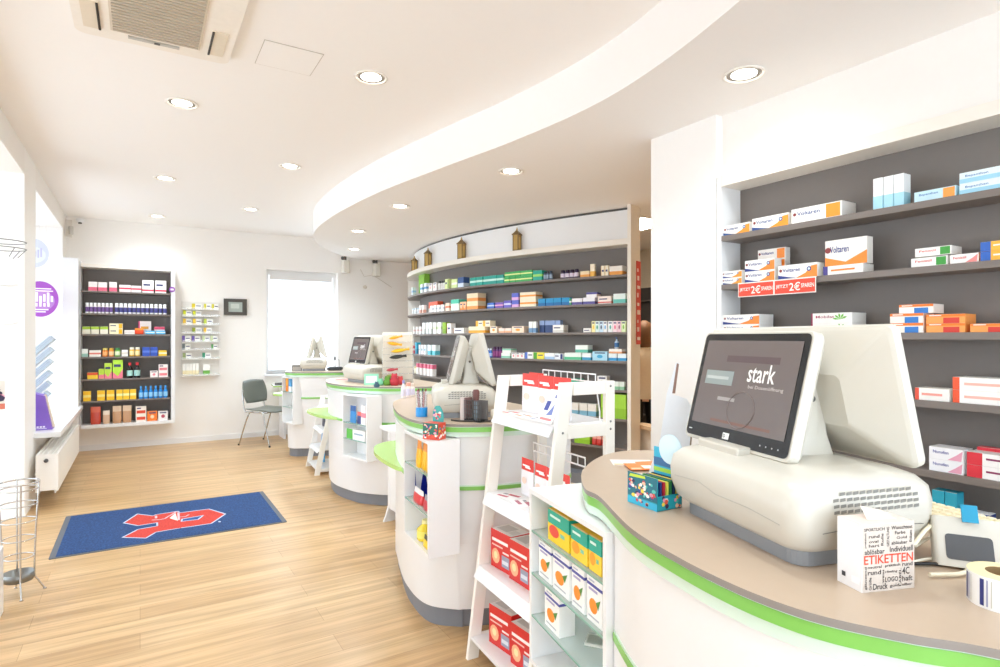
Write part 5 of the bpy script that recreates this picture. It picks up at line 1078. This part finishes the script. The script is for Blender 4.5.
# ================================================================== THINGS ON THE THIRD COUNTER
ar = empty('acrylic_rack', (1.905, 4.79, ZT), math.radians(-20), 'tall clear acrylic rack of orange, yellow and black articles on the third counter', 'rack')
m = MB()
for x in (-.13, .13): m.box(x - .002, x + .002, -.05, .05, 0, .45, ACRYL)
m.box(-.13, .13, .048, .05, 0, .45, M('e6dccb', .35)); m.build('panel', ar)
m = MB()
for k in range(8): m.box(-.128, .128, -.05, .048, .035 + k * .055, .038 + k * .055, ACRYL)
m.build('shelf', ar)
def fishy(c, x, z, L_, h_, lb, rot=0.0, y=-.01):
    m = MB(); loops = []
    for k in range(9):
        t = k / 8; r = h_ * (math.sin(PI * min(1, t * 1.15)) ** .7 if t < .8 else .35 + (t - .8) * 2.2); loops.append([(-L_ / 2 + L_ * t, .018 * r / h_ * math.cos(a * PI / 5), r * .5 * math.sin(a * PI / 5)) for a in range(10)])
    m.loft(loops, M(c, .35)); o = m.build('hair_clip'); th = ar.rotation_euler.z
    o.location = (ar.location.x + x * math.cos(th) - y * math.sin(th), ar.location.y + x * math.sin(th) + y * math.cos(th), ZT + z); o.rotation_euler = (0, rot, th); tag(o, lb, 'hair clip')
for a in (('f0a818', -.02, .405, .12, .03, 'orange article on the highest tier of the acrylic rack', -.2), ('f4b420', -.03, .350, .13, .034, 'amber article on the second tier of the acrylic rack', .15), ('f6c428', .02, .293, .16, .036, 'yellow article on the third tier of the acrylic rack', -.15), ('2c322e', .0, .238, .15, .036, 'black article on the middle tier of the acrylic rack', -.12),
          ('c84c54', -.05, .125, .10, .03, 'rose red article on the lower tier of the acrylic rack', -.1), ('9cac4c', -.06, .073, .08, .03, 'olive green article low in the acrylic rack', -.1)): fishy(*a)
for i, (px, py, w_2, h_2, c, lb) in enumerate(((386, 386, .075, .065, '5c8c2c', 'olive green soft toy'), (393, 386, .085, .085, 'b8303c', 'dark red soft toy'), (399, 385, .07, .06, 'd04a4c', 'bright red soft toy'), (379, 386, .06, .05, '7cc4a0', 'mint green soft toy'), (375, 388, .05, .04, '3c5c6c', 'small slate soft toy'))):
    x, y = onz(px, py, 1.02); m = MB(); m.lathe([(w_2 * .35, 0), (w_2 * .5, h_2 * .25), (w_2 * .48, h_2 * .55), (w_2 * .3, h_2 * .75), (w_2 * .34, h_2 * .9), (w_2 * .2, h_2 * 1.1), (w_2 * .05, h_2 * 1.15)], M(c, .7), n=12)
    for s_ in (-1, 1): m.lathe([(w_2 * .1, h_2 * 1.0), (w_2 * .12, h_2 * 1.1), (w_2 * .04, h_2 * 1.22)], M(c, .7), (s_ * w_2 * .2, 0, 0), 8)
    tag(m.build('soft_toy', loc=(x + .03, y + .045, ZT)), lb + ' at the near edge of the third counter', 'soft toy')
m = MB(); m.T = RX(-.35); m.box(-.06, .06, -.0, .003, 0, .10, M('8fd0b0', .4)); m.front(-.045, .045, .02, .08, -.0006, M('dff2e8')); tag(m.build('mint_card', loc=(*[a_ for a_ in (1.67, 4.80)], ZT), rz=-.4), 'mint green card standing beside the till on the third counter', 'card')
m = MB(); m.box(-.06, .06, -.03, .03, 0, .004, M('e89098', .5)); tag(m.build('pink_leaflet', loc=(*onz(342, 379.5, 1.02), ZT), rz=-.3), 'pink leaflet at the far end of the third counter', 'leaflet')
# ================================================================== THINGS ON THE FARTHEST COUNTER
x, y = onz(335, 370.5, 1.02); e_ = empty('stamp_holder', (x, y, ZT), -.3, 'small black stamp holder with wire loop on the farthest counter', 'holder')
m = MB(); m.box(-.08, .08, -.03, .03, 0, .045, DARK); m.box(-.095, -.08, -.02, .02, .01, .04, DARKG); m.box(.08, .095, -.02, .02, .01, .04, DARKG); m.build('base', e_, bevel=.004)
m = MB(); m.tube([(-.05, 0, .045), (-.05, 0, .13), (.05, 0, .13), (.05, 0, .045)], .004, METG, 6); m.lathe([(.008, .13), (.012, .15), (.006, .17)], DARKG, n=8); m.build('wire_loop', e_)
x, y = onz(297, 371, 1.02); m = MB(); m.T = RX(.3); m.box(-.06, .06, -.02, .02, 0, .07, M('8c8a86', .5)); m.box(-.05, .05, -.024, -.02, .01, .05, M('b8b4ae')); tag(m.build('phone', loc=(x, y, ZT + .008), rz=-.3), 'grey telephone at the left end of the farthest counter', 'telephone')

# ================================================================== CHAIR
ch = empty('visitor_chair', (1.46, 8.36, 0), math.radians(-50), 'grey plastic visitor chair with chrome legs near the back window', 'chair')
SP = M('6f736c', .35, 0, .02)
m = MB()      # seat: shaped shell, chair faces +X
def shell(m, fu, nu, nv, th, mat):
    P = [[Vector(fu(i / nu, j / nv)) for j in range(nv + 1)] for i in range(nu + 1)]
    vs = [tuple(p) for r in P for p in r]; k = nv + 1; n0 = len(vs)
    vs += [(p[0], p[1], p[2]) for p in vs]
    fs = [(i * k + j, (i + 1) * k + j, (i + 1) * k + j + 1, i * k + j + 1) for i in range(nu) for j in range(nv)]
    N = []
    for i in range(nu + 1):
        for j in range(nv + 1):
            a = P[min(i + 1, nu)][j] - P[max(i - 1, 0)][j]; b = P[i][min(j + 1, nv)] - P[i][max(j - 1, 0)]; N.append(a.cross(b).normalized())
    vs = [tuple(Vector(vs[q]) + N[q] * th / 2) for q in range(n0)] + [tuple(Vector(vs[q]) - N[q] * th / 2) for q in range(n0)]
    f2 = [tuple(n0 + q for q in f[::-1]) for f in fs]
    edge = [i * k for i in range(nu + 1)] + [nu * k + j for j in range(1, nv + 1)] + [i * k + nv for i in range(nu - 1, -1, -1)] + [j for j in range(nv - 1, 0, -1)]
    f3 = [(edge[q], n0 + edge[q], n0 + edge[(q + 1) % len(edge)], edge[(q + 1) % len(edge)]) for q in range(len(edge))]
    m.add(vs, fs + f2 + f3, mat, True)
def se(u, v):
    a, b = 2 * u - 1, 2 * v - 1; x = a * .21 * math.sqrt(1 - b * b * .22); y = b * .225 * math.sqrt(1 - a * a * .22)
    return (x, y, .455 + .015 * b * b - .02 * max(0, a) ** 3 + .01 * max(0, -a))
shell(m, se, 10, 10, .014, SP); m.build('seat', ch)
def bk_(u, v):
    a, b = 2 * u - 1, 2 * v - 1; h_ = a * .155 * math.sqrt(1 - b * b * .15); y = b * .22 * math.sqrt(1 - a * a * .3)
    return (-.235 - h_ * .22 + .035 * (b * b) * 1.0, y, .70 + h_)
m = MB(); shell(m, bk_, 8, 12, .014, SP); m.build('backrest', ch)
for s_ in (-1, 1):
    m = MB(); m.tube(spline([(.235, s_ * .235, .0), (.15, s_ * .225, .30), (.11, s_ * .215, .435), (.06, s_ * .212, .445)], 5), .0095, CHROME, 10); m.lathe([(.013, 0), (.013, .02), (.01, .022)], DARK, (.235, s_ * .235, 0), 8); m.build('leg', ch)
    m = MB(); m.tube(spline([(-.26, s_ * .235, .0), (-.16, s_ * .225, .30), (-.10, s_ * .215, .435), (-.05, s_ * .212, .445)], 5), .0095, CHROME, 10); m.lathe([(.013, 0), (.013, .02), (.01, .022)], DARK, (-.26, s_ * .235, 0), 8); m.build('leg', ch)
m = MB()
for s_ in (-1, 1): m.tube(spline([(.17, s_ * .20, .442), (-.14, s_ * .20, .440), (-.20, s_ * .195, .46), (-.225, s_ * .19, .55), (-.25, s_ * .18, .72)], 5), .0095, CHROME, 10)
m.tube([(.17, -.20, .442), (.17, .20, .442)], .008, CHROME, 8); m.build('frame', ch)

# ================================================================== RADIATOR
ra = empty('radiator', (-.66, 7.2, 0), 0, 'white panel radiator under the shop window sill', 'radiator')
RW = M('f1eee8', .35, 0, .01); RY0, RY1, RX0, RX1, RZ0, RZ1 = 6.12, 8.1, -.735, -.585, .14, .45
for xa in (RX1 - .018, RX0): sub(MB().box(xa, xa + .018, RY0, RY1, RZ0, RZ1, RW), 'panel', ra)
for ya in (RY0, RY1 - .01): sub(MB().box(RX0 + .018, RX1 - .018, ya, ya + .01, RZ0 + .01, RZ1, RW), 'end_cover', ra)
m = MB(); m.box(RX0 + .02, RX1 - .02, RY0 + .01, RY1 - .01, RZ1 - .02, RZ1 - .015, M('8c8880', .6))
for k in range(66): y = RY0 + .02 + k * .0295; m.box(RX0 + .018, RX1 - .018, y, y + .006, RZ1 - .014, RZ1 - .001, RW)
for k in range(1, 4): x = RX0 + k * (RX1 - RX0) / 4; m.box(x - .002, x + .002, RY0 + .01, RY1 - .01, RZ1 - .014, RZ1, RW)
sub(m, 'top_grille', ra)
m = MB(); m.T = TR(RX0 + .07, RY0 - .001, RZ1 - .05) @ RX(PI / 2); m.lathe([(.016, 0), (.016, .012), (.008, .02)], DARKG, n=12); sub(m, 'vent_valve', ra)
m = MB()
for y in (RY0 + .08, RY0 + .14): m.tube([(RX0 + .07, y + .5, RZ0 + .01), (RX0 + .07, y + .5, .0)], .007, RW, 8)
m.tube([(RX0 + .02, RY1 - .3, RZ0 + .1), (-.80, RY1 - .3, RZ0 + .1)], .01, RW, 6); m.tube([(RX0 + .02, RY0 + .3, RZ0 + .1), (-.80, RY0 + .3, RZ0 + .1)], .01, RW, 6); sub(m, 'pipe', ra)

# ================================================================== DOOR MAT with pharmacy sign
mt = empty('door_mat', (.23, 5.22, 0), 0, 'large blue floor mat with a red pharmacy letter A emblem and grey border', 'mat')
MX0, MX1, MY0, MY1 = -.50, .965, 4.70, 5.75
sub(MB().prism(rrect(MX0, MX1, MY0, MY1, .01, 2), .0005, .006, M('5f6268', .8)), 'border', mt)
sub(MB().box(MX0 + .035, MX1 - .035, MY0 + .02, MY1 - .02, .006, .0085, fibre('blue_pile', '0c2a55', '234c82', 90)), 'pile', mt)
def mp(u, v, z=.0092): x, y = onz(120 + u / 8.333, 490 + v / 8.333, z); return (x, y, z)
def stroke(m, pts, w, mat, z, closed=True):
    n = len(pts)
    for i in range(n if closed else n - 1):
        a, b = pts[i], pts[(i + 1) % n]; dx, dy = b[0] - a[0], b[1] - a[1]; L = math.hypot(dx, dy) or 1; nx, ny = -dy / L * w / 2, dx / L * w / 2
        m.quad((a[0] + nx, a[1] + ny, z), (a[0] - nx, a[1] - ny, z), (b[0] - nx, b[1] - ny, z), (b[0] + nx, b[1] + ny, z), mat)
        m.poly([(a[0] + w / 2 * math.cos(k), a[1] + w / 2 * math.sin(k), z) for k in (0, 1.05, 2.1, 3.14, 4.19, 5.24)], mat)
A1 = [(30, 275), (145, 200), (275, 215), (300, 205), (480, 177), (500, 190), (740, 158), (880, 200), (760, 280), (500, 318), (300, 352), (215, 402), (20, 395), (150, 328), (310, 300), (310, 272), (150, 298)]
A2 = [(512, 262), (518, 242), (695, 212), (650, 246)]
RD = fibre('red_pile', 'b42c24', 'cc4232', 90); LN = M('d8b4b8', .8); LB = M('b8c4d8', .8)
m = MB(); m.poly([mp(*p) for p in A1][::-1], RD); p2 = [mp(*p, .0096) for p in A2]; m.poly(p2[::-1], M('1c4a86', .9))
for P_ in (A1, A2): stroke(m, [mp(*p) for p in P_], .012, LB, .0099)
m.poly([mp(*p, .0099) for p in ((412, 235), (462, 192), (482, 256))][::-1], M('f0d8c8', .8))
stroke(m, [mp(*p) for p in ((270, 250), (330, 248), (375, 238), (412, 215), (440, 200), (470, 180))], .014, LN, .0099, False); stroke(m, [mp(*p) for p in ((486, 188), (490, 250))], .016, LN, .0099, False); stroke(m, [mp(*p) for p in ((500, 225), (545, 222), (575, 205))], .012, LN, .0099, False); stroke(m, [mp(*p) for p in ((300, 235), (300, 215))], .016, LN, .0099, False); stroke(m, [mp(*p) for p in ((505, 320), (500, 300))], .008, RD, .0099, False)
stroke(m, [mp(826, 262), mp(834, 268)], .016, LB, .0099, False)
sub(m, 'emblem', mt)

# ================================================================== WIRE UMBRELLA STAND, WHITE BOX, WIRE RACK at the left edge
ws = empty('wire_stand', (-.572, 4.15, -.0), 0, 'chrome wire umbrella stand with a drip dish at the left edge', 'umbrella stand')
def ring(m, r, z, rad=.0035): m.tube([(r * math.cos(k * PI / 14), r * math.sin(k * PI / 14), z) for k in range(28)], rad, CHROME, 6, True)
rad_ = lambda z: .06 + .03 * (z - .1) / .5
for z, r_ in ((.62, .005), (.585, .0035), (.50, .0035), (.41, .0035), (.31, .0035), (.21, .0035)): m = MB(); ring(m, rad_(z), z, r_); m.build('ring', ws)
for k in range(4):
    a = PI / 4 + k * PI / 2 - .55; c_, s_ = math.cos(a), math.sin(a); m = MB(); m.tube(spline([(.115 * c_, .115 * s_, .004), (.085 * c_, .085 * s_, .06), (.07 * c_, .07 * s_, .11), (rad_(.35) * c_, rad_(.35) * s_, .35), (rad_(.62) * c_, rad_(.62) * s_, .62)], 5), .0045, CHROME, 8); m.lathe([(.009, 0), (.009, .006)], CHROME, (.115 * c_, .115 * s_, 0), 8); m.build('leg', ws)
MB().lathe([(.02, .075), (.066, .08), (.072, .125), (.070, .125), (.062, .085), (.01, .082)], METG, n=24).build('drip_dish', ws)
tag(MB().rbox(-1.0, -.605, 3.58, 3.95, 0, .34, WHITE, .01).build('white_plinth_box'), 'low white plinth box cut off by the left picture edge', 'box')
wr = empty('wire_rack', (-.86, 4.32, 0), 0, 'white wire rack with empty hooks at the left picture edge', 'rack')
m = MB(); m.tube([(0, 0, 0), (0, 0, 2.0)], .012, WHITE, 10); m.lathe([(.10, 0), (.10, .012), (.02, .03)], WHITE, n=20); m.build('pole', wr)
for z in (1.72, 1.50, 1.26, .98):
    m = MB()
    for dy in (-.05, .0, .05): m.tube([(0, dy * .2, z), (.24, dy, z), (.262, dy, z + .012)], .003, WHITE, 6)
    m.build('hook', wr)
m = MB()
for z in (1.93, 1.97): m.tube([(.16 + .14 * math.cos(k * PI / 10), .12 * math.sin(k * PI / 10), z) for k in range(20)], .003, METG, 6, True)
for k in range(8): a = k * PI / 4; m.tube([(.16 + .14 * math.cos(a), .12 * math.sin(a), 1.93), (.16 + .10 * math.cos(a), .08 * math.sin(a), 1.88)], .0025, METG, 5)
m.tube([(0, 0, 1.93), (.06, 0, 1.93)], .004, METG, 6); m.build('basket', wr)
for i, (z, lb, c) in enumerate(((.62, 'colourful picture booklet hanging at the left picture edge', '2c5c54'), (1.02, 'small red and white packet hanging on the wire rack', 'd87860'))):
    m = MB(); m.box(-.11, .11, -.004, .004, 0, .27 if i == 0 else .16, M('e6e0d8', .5)); hh = .27 if i == 0 else .16
    dots(m, 26, -.09, .09, .02, hh - .03, -.0046, (.015, .03)); m.front(-.11, .11, 0, hh * .2, -.0044, M(c)); tag(m.build('booklet' if i == 0 else 'packet', loc=(-.79 if i == 0 else -.755, 4.24, z), rz=.25), lb, 'booklet' if i == 0 else 'packet')
m = MB(); m.rbox(.0, .12, -.04, .04, 0, .012, WHITE, .005); m.build('shelf', wr, loc=(-.02, -.09, .607))

# ================================================================== SHOP WINDOW DISPLAY
def oval(cx, cy, cz, rx, rz_, c, name, lb, text=False):
    m = MB(); n = 40; pts = [(rx * math.cos(2 * PI * k / n), rz_ * math.sin(2 * PI * k / n)) for k in range(n)]
    m.add([(a, -.004, b) for a, b in pts] + [(a, .004, b) for a, b in pts], [list(range(n)), list(range(n, 2 * n))[::-1]] + [(i, i + n, (i + 1) % n + n, (i + 1) % n) for i in range(n)], M(c, .35))
    m.poly([(a * .8, -.0046, b * .55 - .02) for a, b in pts], M('b07cc4' if text else 'd8dcec', .4))
    if text:
        for k, (u0, u1, v) in enumerate(((-.4, .6, .11), (-.5, .7, .085), (-.55, .45, -.125), (-.4, .3, -.15))): m.front(rx * u0, rx * u1, v, v + .012, -.005, M('f6eefa'))
        for k in range(7): m.front(-.11 + k * .034, -.088 + k * .034, -.03 - .015 * (k % 2), .035 + .02 * (k % 3), -.0052, M('f6eefa')); 
        for k in range(5): m.front(-.08 + k * .036, -.06 + k * .036, -.085, -.045, -.0052, M('f6eefa'))
    else:
        for k in range(6): m.front(-.07 + k * .025, -.055 + k * .025, -.05 + .01 * (k % 2), .02 + .02 * (k % 3), -.005, M('b8b4d4'))
    for s_ in (-1, 1): m.tube([(s_ * rx * .5, 0, rz_ * .86), (s_ * rx * .3, 0, 2.718 - cz)], .001, M('d8d8d8'), 4)
    tag(m.build(name, loc=(cx, cy, cz)), lb, 'sign')
oval(-.955, 8.30, 1.858, .165, .20, '9c48b4', 'hanging_sign', 'purple oval sign with white writing hanging in the shop window', True)
oval(-1.0, 8.22, 2.36, .13, .16, 'c8cce4', 'hanging_sign', 'pale lilac round sign hanging above the purple one in the shop window')
BRO = M('c3d2df', .4); rk2 = empty('brochure_rack', (-.79, 6.95, .601), 0, 'slanted brochure rack in the shop window', 'rack')
m = MB(); m.tube([(-.10, .10, 0), (-.10, .10, .82)], .008, METG, 8); m.tube([(-.10, -.10, 0), (-.10, -.10, .82)], .008, METG, 8); m.rbox(-.13, .05, -.12, .12, 0, .01, METG, .01); m.build('frame', rk2)
for i, z in enumerate((.67, .565, .455, .345, .245, .15)):
    m = MB(); m.T = TR(-.03 - .012 * i * .6, 0, z) @ Matrix.Rotation(-.80, 4, 'Y'); m.box(-.155, .155, -.108, .108, -.005, -.002, ACRYL); m.box(-.158, -.155, -.108, .108, -.005, .03, ACRYL); m.build('tray', rk2)
    m = MB(); m.T = TR(-.82 - .012 * i * .6, 6.95, .601 + z) @ Matrix.Rotation(-.80, 4, 'Y'); m.box(-.20, .19, -.10, .10, -.001, .048, BRO); m.box(-.20, .19, -.1005, -.1, .008, .010, M('a8b8c8')); m.box(-.20, .19, -.1005, -.1, .021, .023, M('8c9cb4')); m.box(-.20, .19, -.1005, -.1, .034, .036, M('8c9cb4'))
    m.box(-.14, .14, -.09, .09, .048, .0485, M('b0c0d0'))
    tag(m.build('brochure_stack'), 'stack of pale blue brochures, %s in the slanted window rack' % ['topmost', 'second from the top', 'third from the top', 'fourth from the top', 'fifth from the top', 'lowest'][i], 'brochures', 'brochure stacks in the window rack')
m = MB(); PU = M('8460c4', .4); y0_, y1_ = -.10, .06
pts = [(-.13, 0), (.075, 0), (.02, .30), (-.09, .34), (-.13, .34)]
m.add([(x, y0_, z) for x, z in pts] + [(x, y1_, z) for x, z in pts], [list(range(5)), list(range(5, 10))[::-1]] + [(i, i + 5, (i + 1) % 5 + 5, (i + 1) % 5) for i in range(5)], PU)
for k in range(5): m.front(-.08 + k * .022, -.064 + k * .022, .022, .036, y0_ - .001, M('f2ecfa'))
m.front(-.08, .035, .012, .017, y0_ - .001, M('f2ecfa')); pd_ = empty('purple_display', (-.745, 6.66, .601), 0, 'purple cardboard display box on the window sill under the brochures', 'counter display'); m.build('box', pd_)
m = MB(); m.T = TR(.068, -.02, .012) @ Matrix.Rotation(-.21, 4, 'Y'); m.rbox(-.0, .018, -.03, .03, 0, .30, M('e8d8c0', .5), .004); m.build('card_flap', pd_)

# ================================================================== CORRIDOR AND PERSON BEHIND THE COLUMN
sd = empty('side_table', (4.04, 4.0, 0), 0, 'small low table with wooden top at the end of the curved shelf wall', 'table')
tw = M('d9b994', .5); sub(MB().prism([(3.98, 3.82), (4.16, 3.86), (4.16, 4.12), (4.05, 4.12)], .565, .60, tw), 'tabletop', sd)
sub(MB().box(4.09, 4.12, 3.88, 4.08, 0, .565, CREAM), 'leg', sd)
cb = empty('storage_cabinet', (5.8, 5.9, 0), 0, 'dark storage cabinet in the store room behind the column', 'cabinet')
sub(MB().box(5.66, 5.99, 5.2, 6.7, 0, 2.08, M('3c3836', .5)), 'body', cb)
m = MB()
for z in (.4, .8, 1.2, 1.6, 1.9): m.box(5.62, 5.66, 5.2, 6.7, z, z + .02, M('5a5450', .5))
sub(m, 'shelf', cb)
pz = empty('person', (4.57, 4.50, 0), math.radians(-35), 'person in a beige jacket and black trousers seen in the gap beside the column', 'person'); pz.scale = (.94, .94, .94)
def skinned(name, pts, edges, radii, mat, parent, root=0):
    me = bpy.data.meshes.new(name); me.from_pydata(pts, edges, []); o = bpy.data.objects.new(name, me); COL.objects.link(o); o.parent = parent
    md = o.modifiers.new('skin', 'SKIN'); md.use_smooth_shade = True; sv = me.skin_vertices[0].data if me.skin_vertices else None
    if sv is None:
        return o
    for i, r in enumerate(radii): sv[i].radius = (r, r) if not isinstance(r, tuple) else r
    sv[root].use_root = True
    s2 = o.modifiers.new('sub', 'SUBSURF'); s2.levels = 1; s2.render_levels = 2; me.materials.append(mat); return o
def loftv(m, pts, mat, n=14):   # ellipse sections (x, y, z, rx, ry)
    m.loft([[(x + rx * math.cos(2 * PI * k / n), y + ry * math.sin(2 * PI * k / n), z) for k in range(n)] for x, y, z, rx, ry in pts], mat)
SK = M('d9a98a', .5, 0, .02); JK = M('ecd6b6', .8, 0, .05); TRS = M('17171b', .8); HR = M('7a5230', .6, 0, .1)
m = MB()      # body with head as one surface, facing local +Y
loftv(m, [(0, 0, .80, .12, .09), (0, .0, .92, .155, .11), (0, .01, 1.02, .14, .10), (0, .01, 1.14, .135, .10), (0, 0, 1.26, .165, .105), (0, -.005, 1.34, .17, .09), (0, -.01, 1.385, .11, .07), (0, 0, 1.41, .055, .055), (0, .01, 1.46, .05, .052), (0, .03, 1.485, .055, .065), (0, .035, 1.52, .068, .085), (0, .025, 1.58, .075, .095), (0, .015, 1.63, .07, .088), (0, .01, 1.67, .045, .058), (0, .01, 1.685, .012, .016)], SK, 18)
m.loft([[(.0 + a * (1 - t), .118 + .022 * t * (1 - abs(t - .5)), 1.565 - .02 * t + b * (1 - t)) for a, b in ((-.012, -.012), (.012, -.012), (.006, .02), (-.006, .02))] for t in (0, .5, .95)], SK)
for s_ in (-1, 1):
    m.lathe([(.002, -.006), (.007, 0), (.002, .006)], M('f4f2f0', .2), (s_ * .028, .110, 1.578), 8); m.lathe([(.001, -.003), (.0035, 0), (.001, .003)], M('38281c', .2), (s_ * .028, .116, 1.578), 6)
    m.loft([[(s_ * (.078 + .012 * math.sin(t * PI)), .02 + .016 * math.cos(k * PI / 3), 1.565 + .02 * (t * 2 - 1) + .006 * math.sin(k * PI / 3)) for k in range(6)] for t in (0, .5, 1)], SK)
m.box(-.02, .02, .116, .121, 1.518, 1.524, M('b86c60', .5))
m.build('body', pz)
m = MB(); loftv(m, [(0, -.045, 1.40, .05, .03), (0, -.045, 1.46, .085, .055), (0, -.03, 1.54, .092, .085), (0, -.015, 1.62, .09, .098), (0, -.005, 1.68, .07, .08), (0, 0, 1.71, .02, .03)], HR, 18); m.build('hair', pz)
m = MB(); loftv(m, [(0, 0, .83, .185, .14), (0, .0, .93, .178, .13), (0, .01, 1.05, .16, .12), (0, .005, 1.2, .18, .125), (0, -.002, 1.3, .195, .115), (0, -.005, 1.36, .175, .095), (0, -.005, 1.405, .075, .072)], JK, 18); m.build('jacket', pz)
for s_ in (-1, 1):
    m = MB(); m.tube(spline([(s_ * .165, 0, 1.345), (s_ * .215, -.01, 1.22), (s_ * .23, .0, 1.08), (s_ * .19, .13, 1.0), (s_ * .14, .24, .99)], 4), [.062, .06, .057, .055, .053, .051, .049, .047, .046, .045, .044, .043, .042, .04, .039, .038, .037], JK, 12); m.build('sleeve', pz)
    m = MB(); m.tube([(s_ * .142, .235, .99), (s_ * .13, .265, .988), (s_ * .12, .285, .985)], [.026, .026, .024], SK, 10); m.lathe([(.01, -.014), (.038, -.008), (.04, .004), (.01, .014)], SK, (s_ * .108, .315, .982), 12)
    for k in range(4): a = -.02 + k * .0165; m.tube(spline([(s_ * (.128 - .0 - (k * .015)), .335, .984), (s_ * (.125 - k * .015), .37 + .004 * (k in (1, 2)), .978), (s_ * (.123 - k * .014), .388 + .006 * (k in (1, 2)), .962)], 3), .0085 - .0006 * (k == 3), SK, 7)
    m.tube([(s_ * .075, .31, .985), (s_ * .06, .335, .98), (s_ * .058, .355, .97)], .0095, SK, 7); m.build('hand', pz)
    m = MB(); loftv(m, [(s_ * .095, .0, .02, .05, .06), (s_ * .095, 0, .10, .055, .06), (s_ * .095, -.01, .35, .062, .07), (s_ * .095, 0, .48, .065, .07), (s_ * .09, .0, .70, .082, .09), (s_ * .08, 0, .86, .092, .11), (s_ * .07, 0, .94, .09, .115)], TRS, 14); m.build('trouser_leg', pz)
    m = MB(); m.loft([[(s_ * .095 + x * k, y * k + .04 + .0, z) for x, y in rrect(-.045, .045, -.11, .13, .04, 4)] for z, k in ((0, 1), (.02, 1.02), (.05, .92), (.07, .6))], M('201c1c', .5)); m.build('shoe', pz)
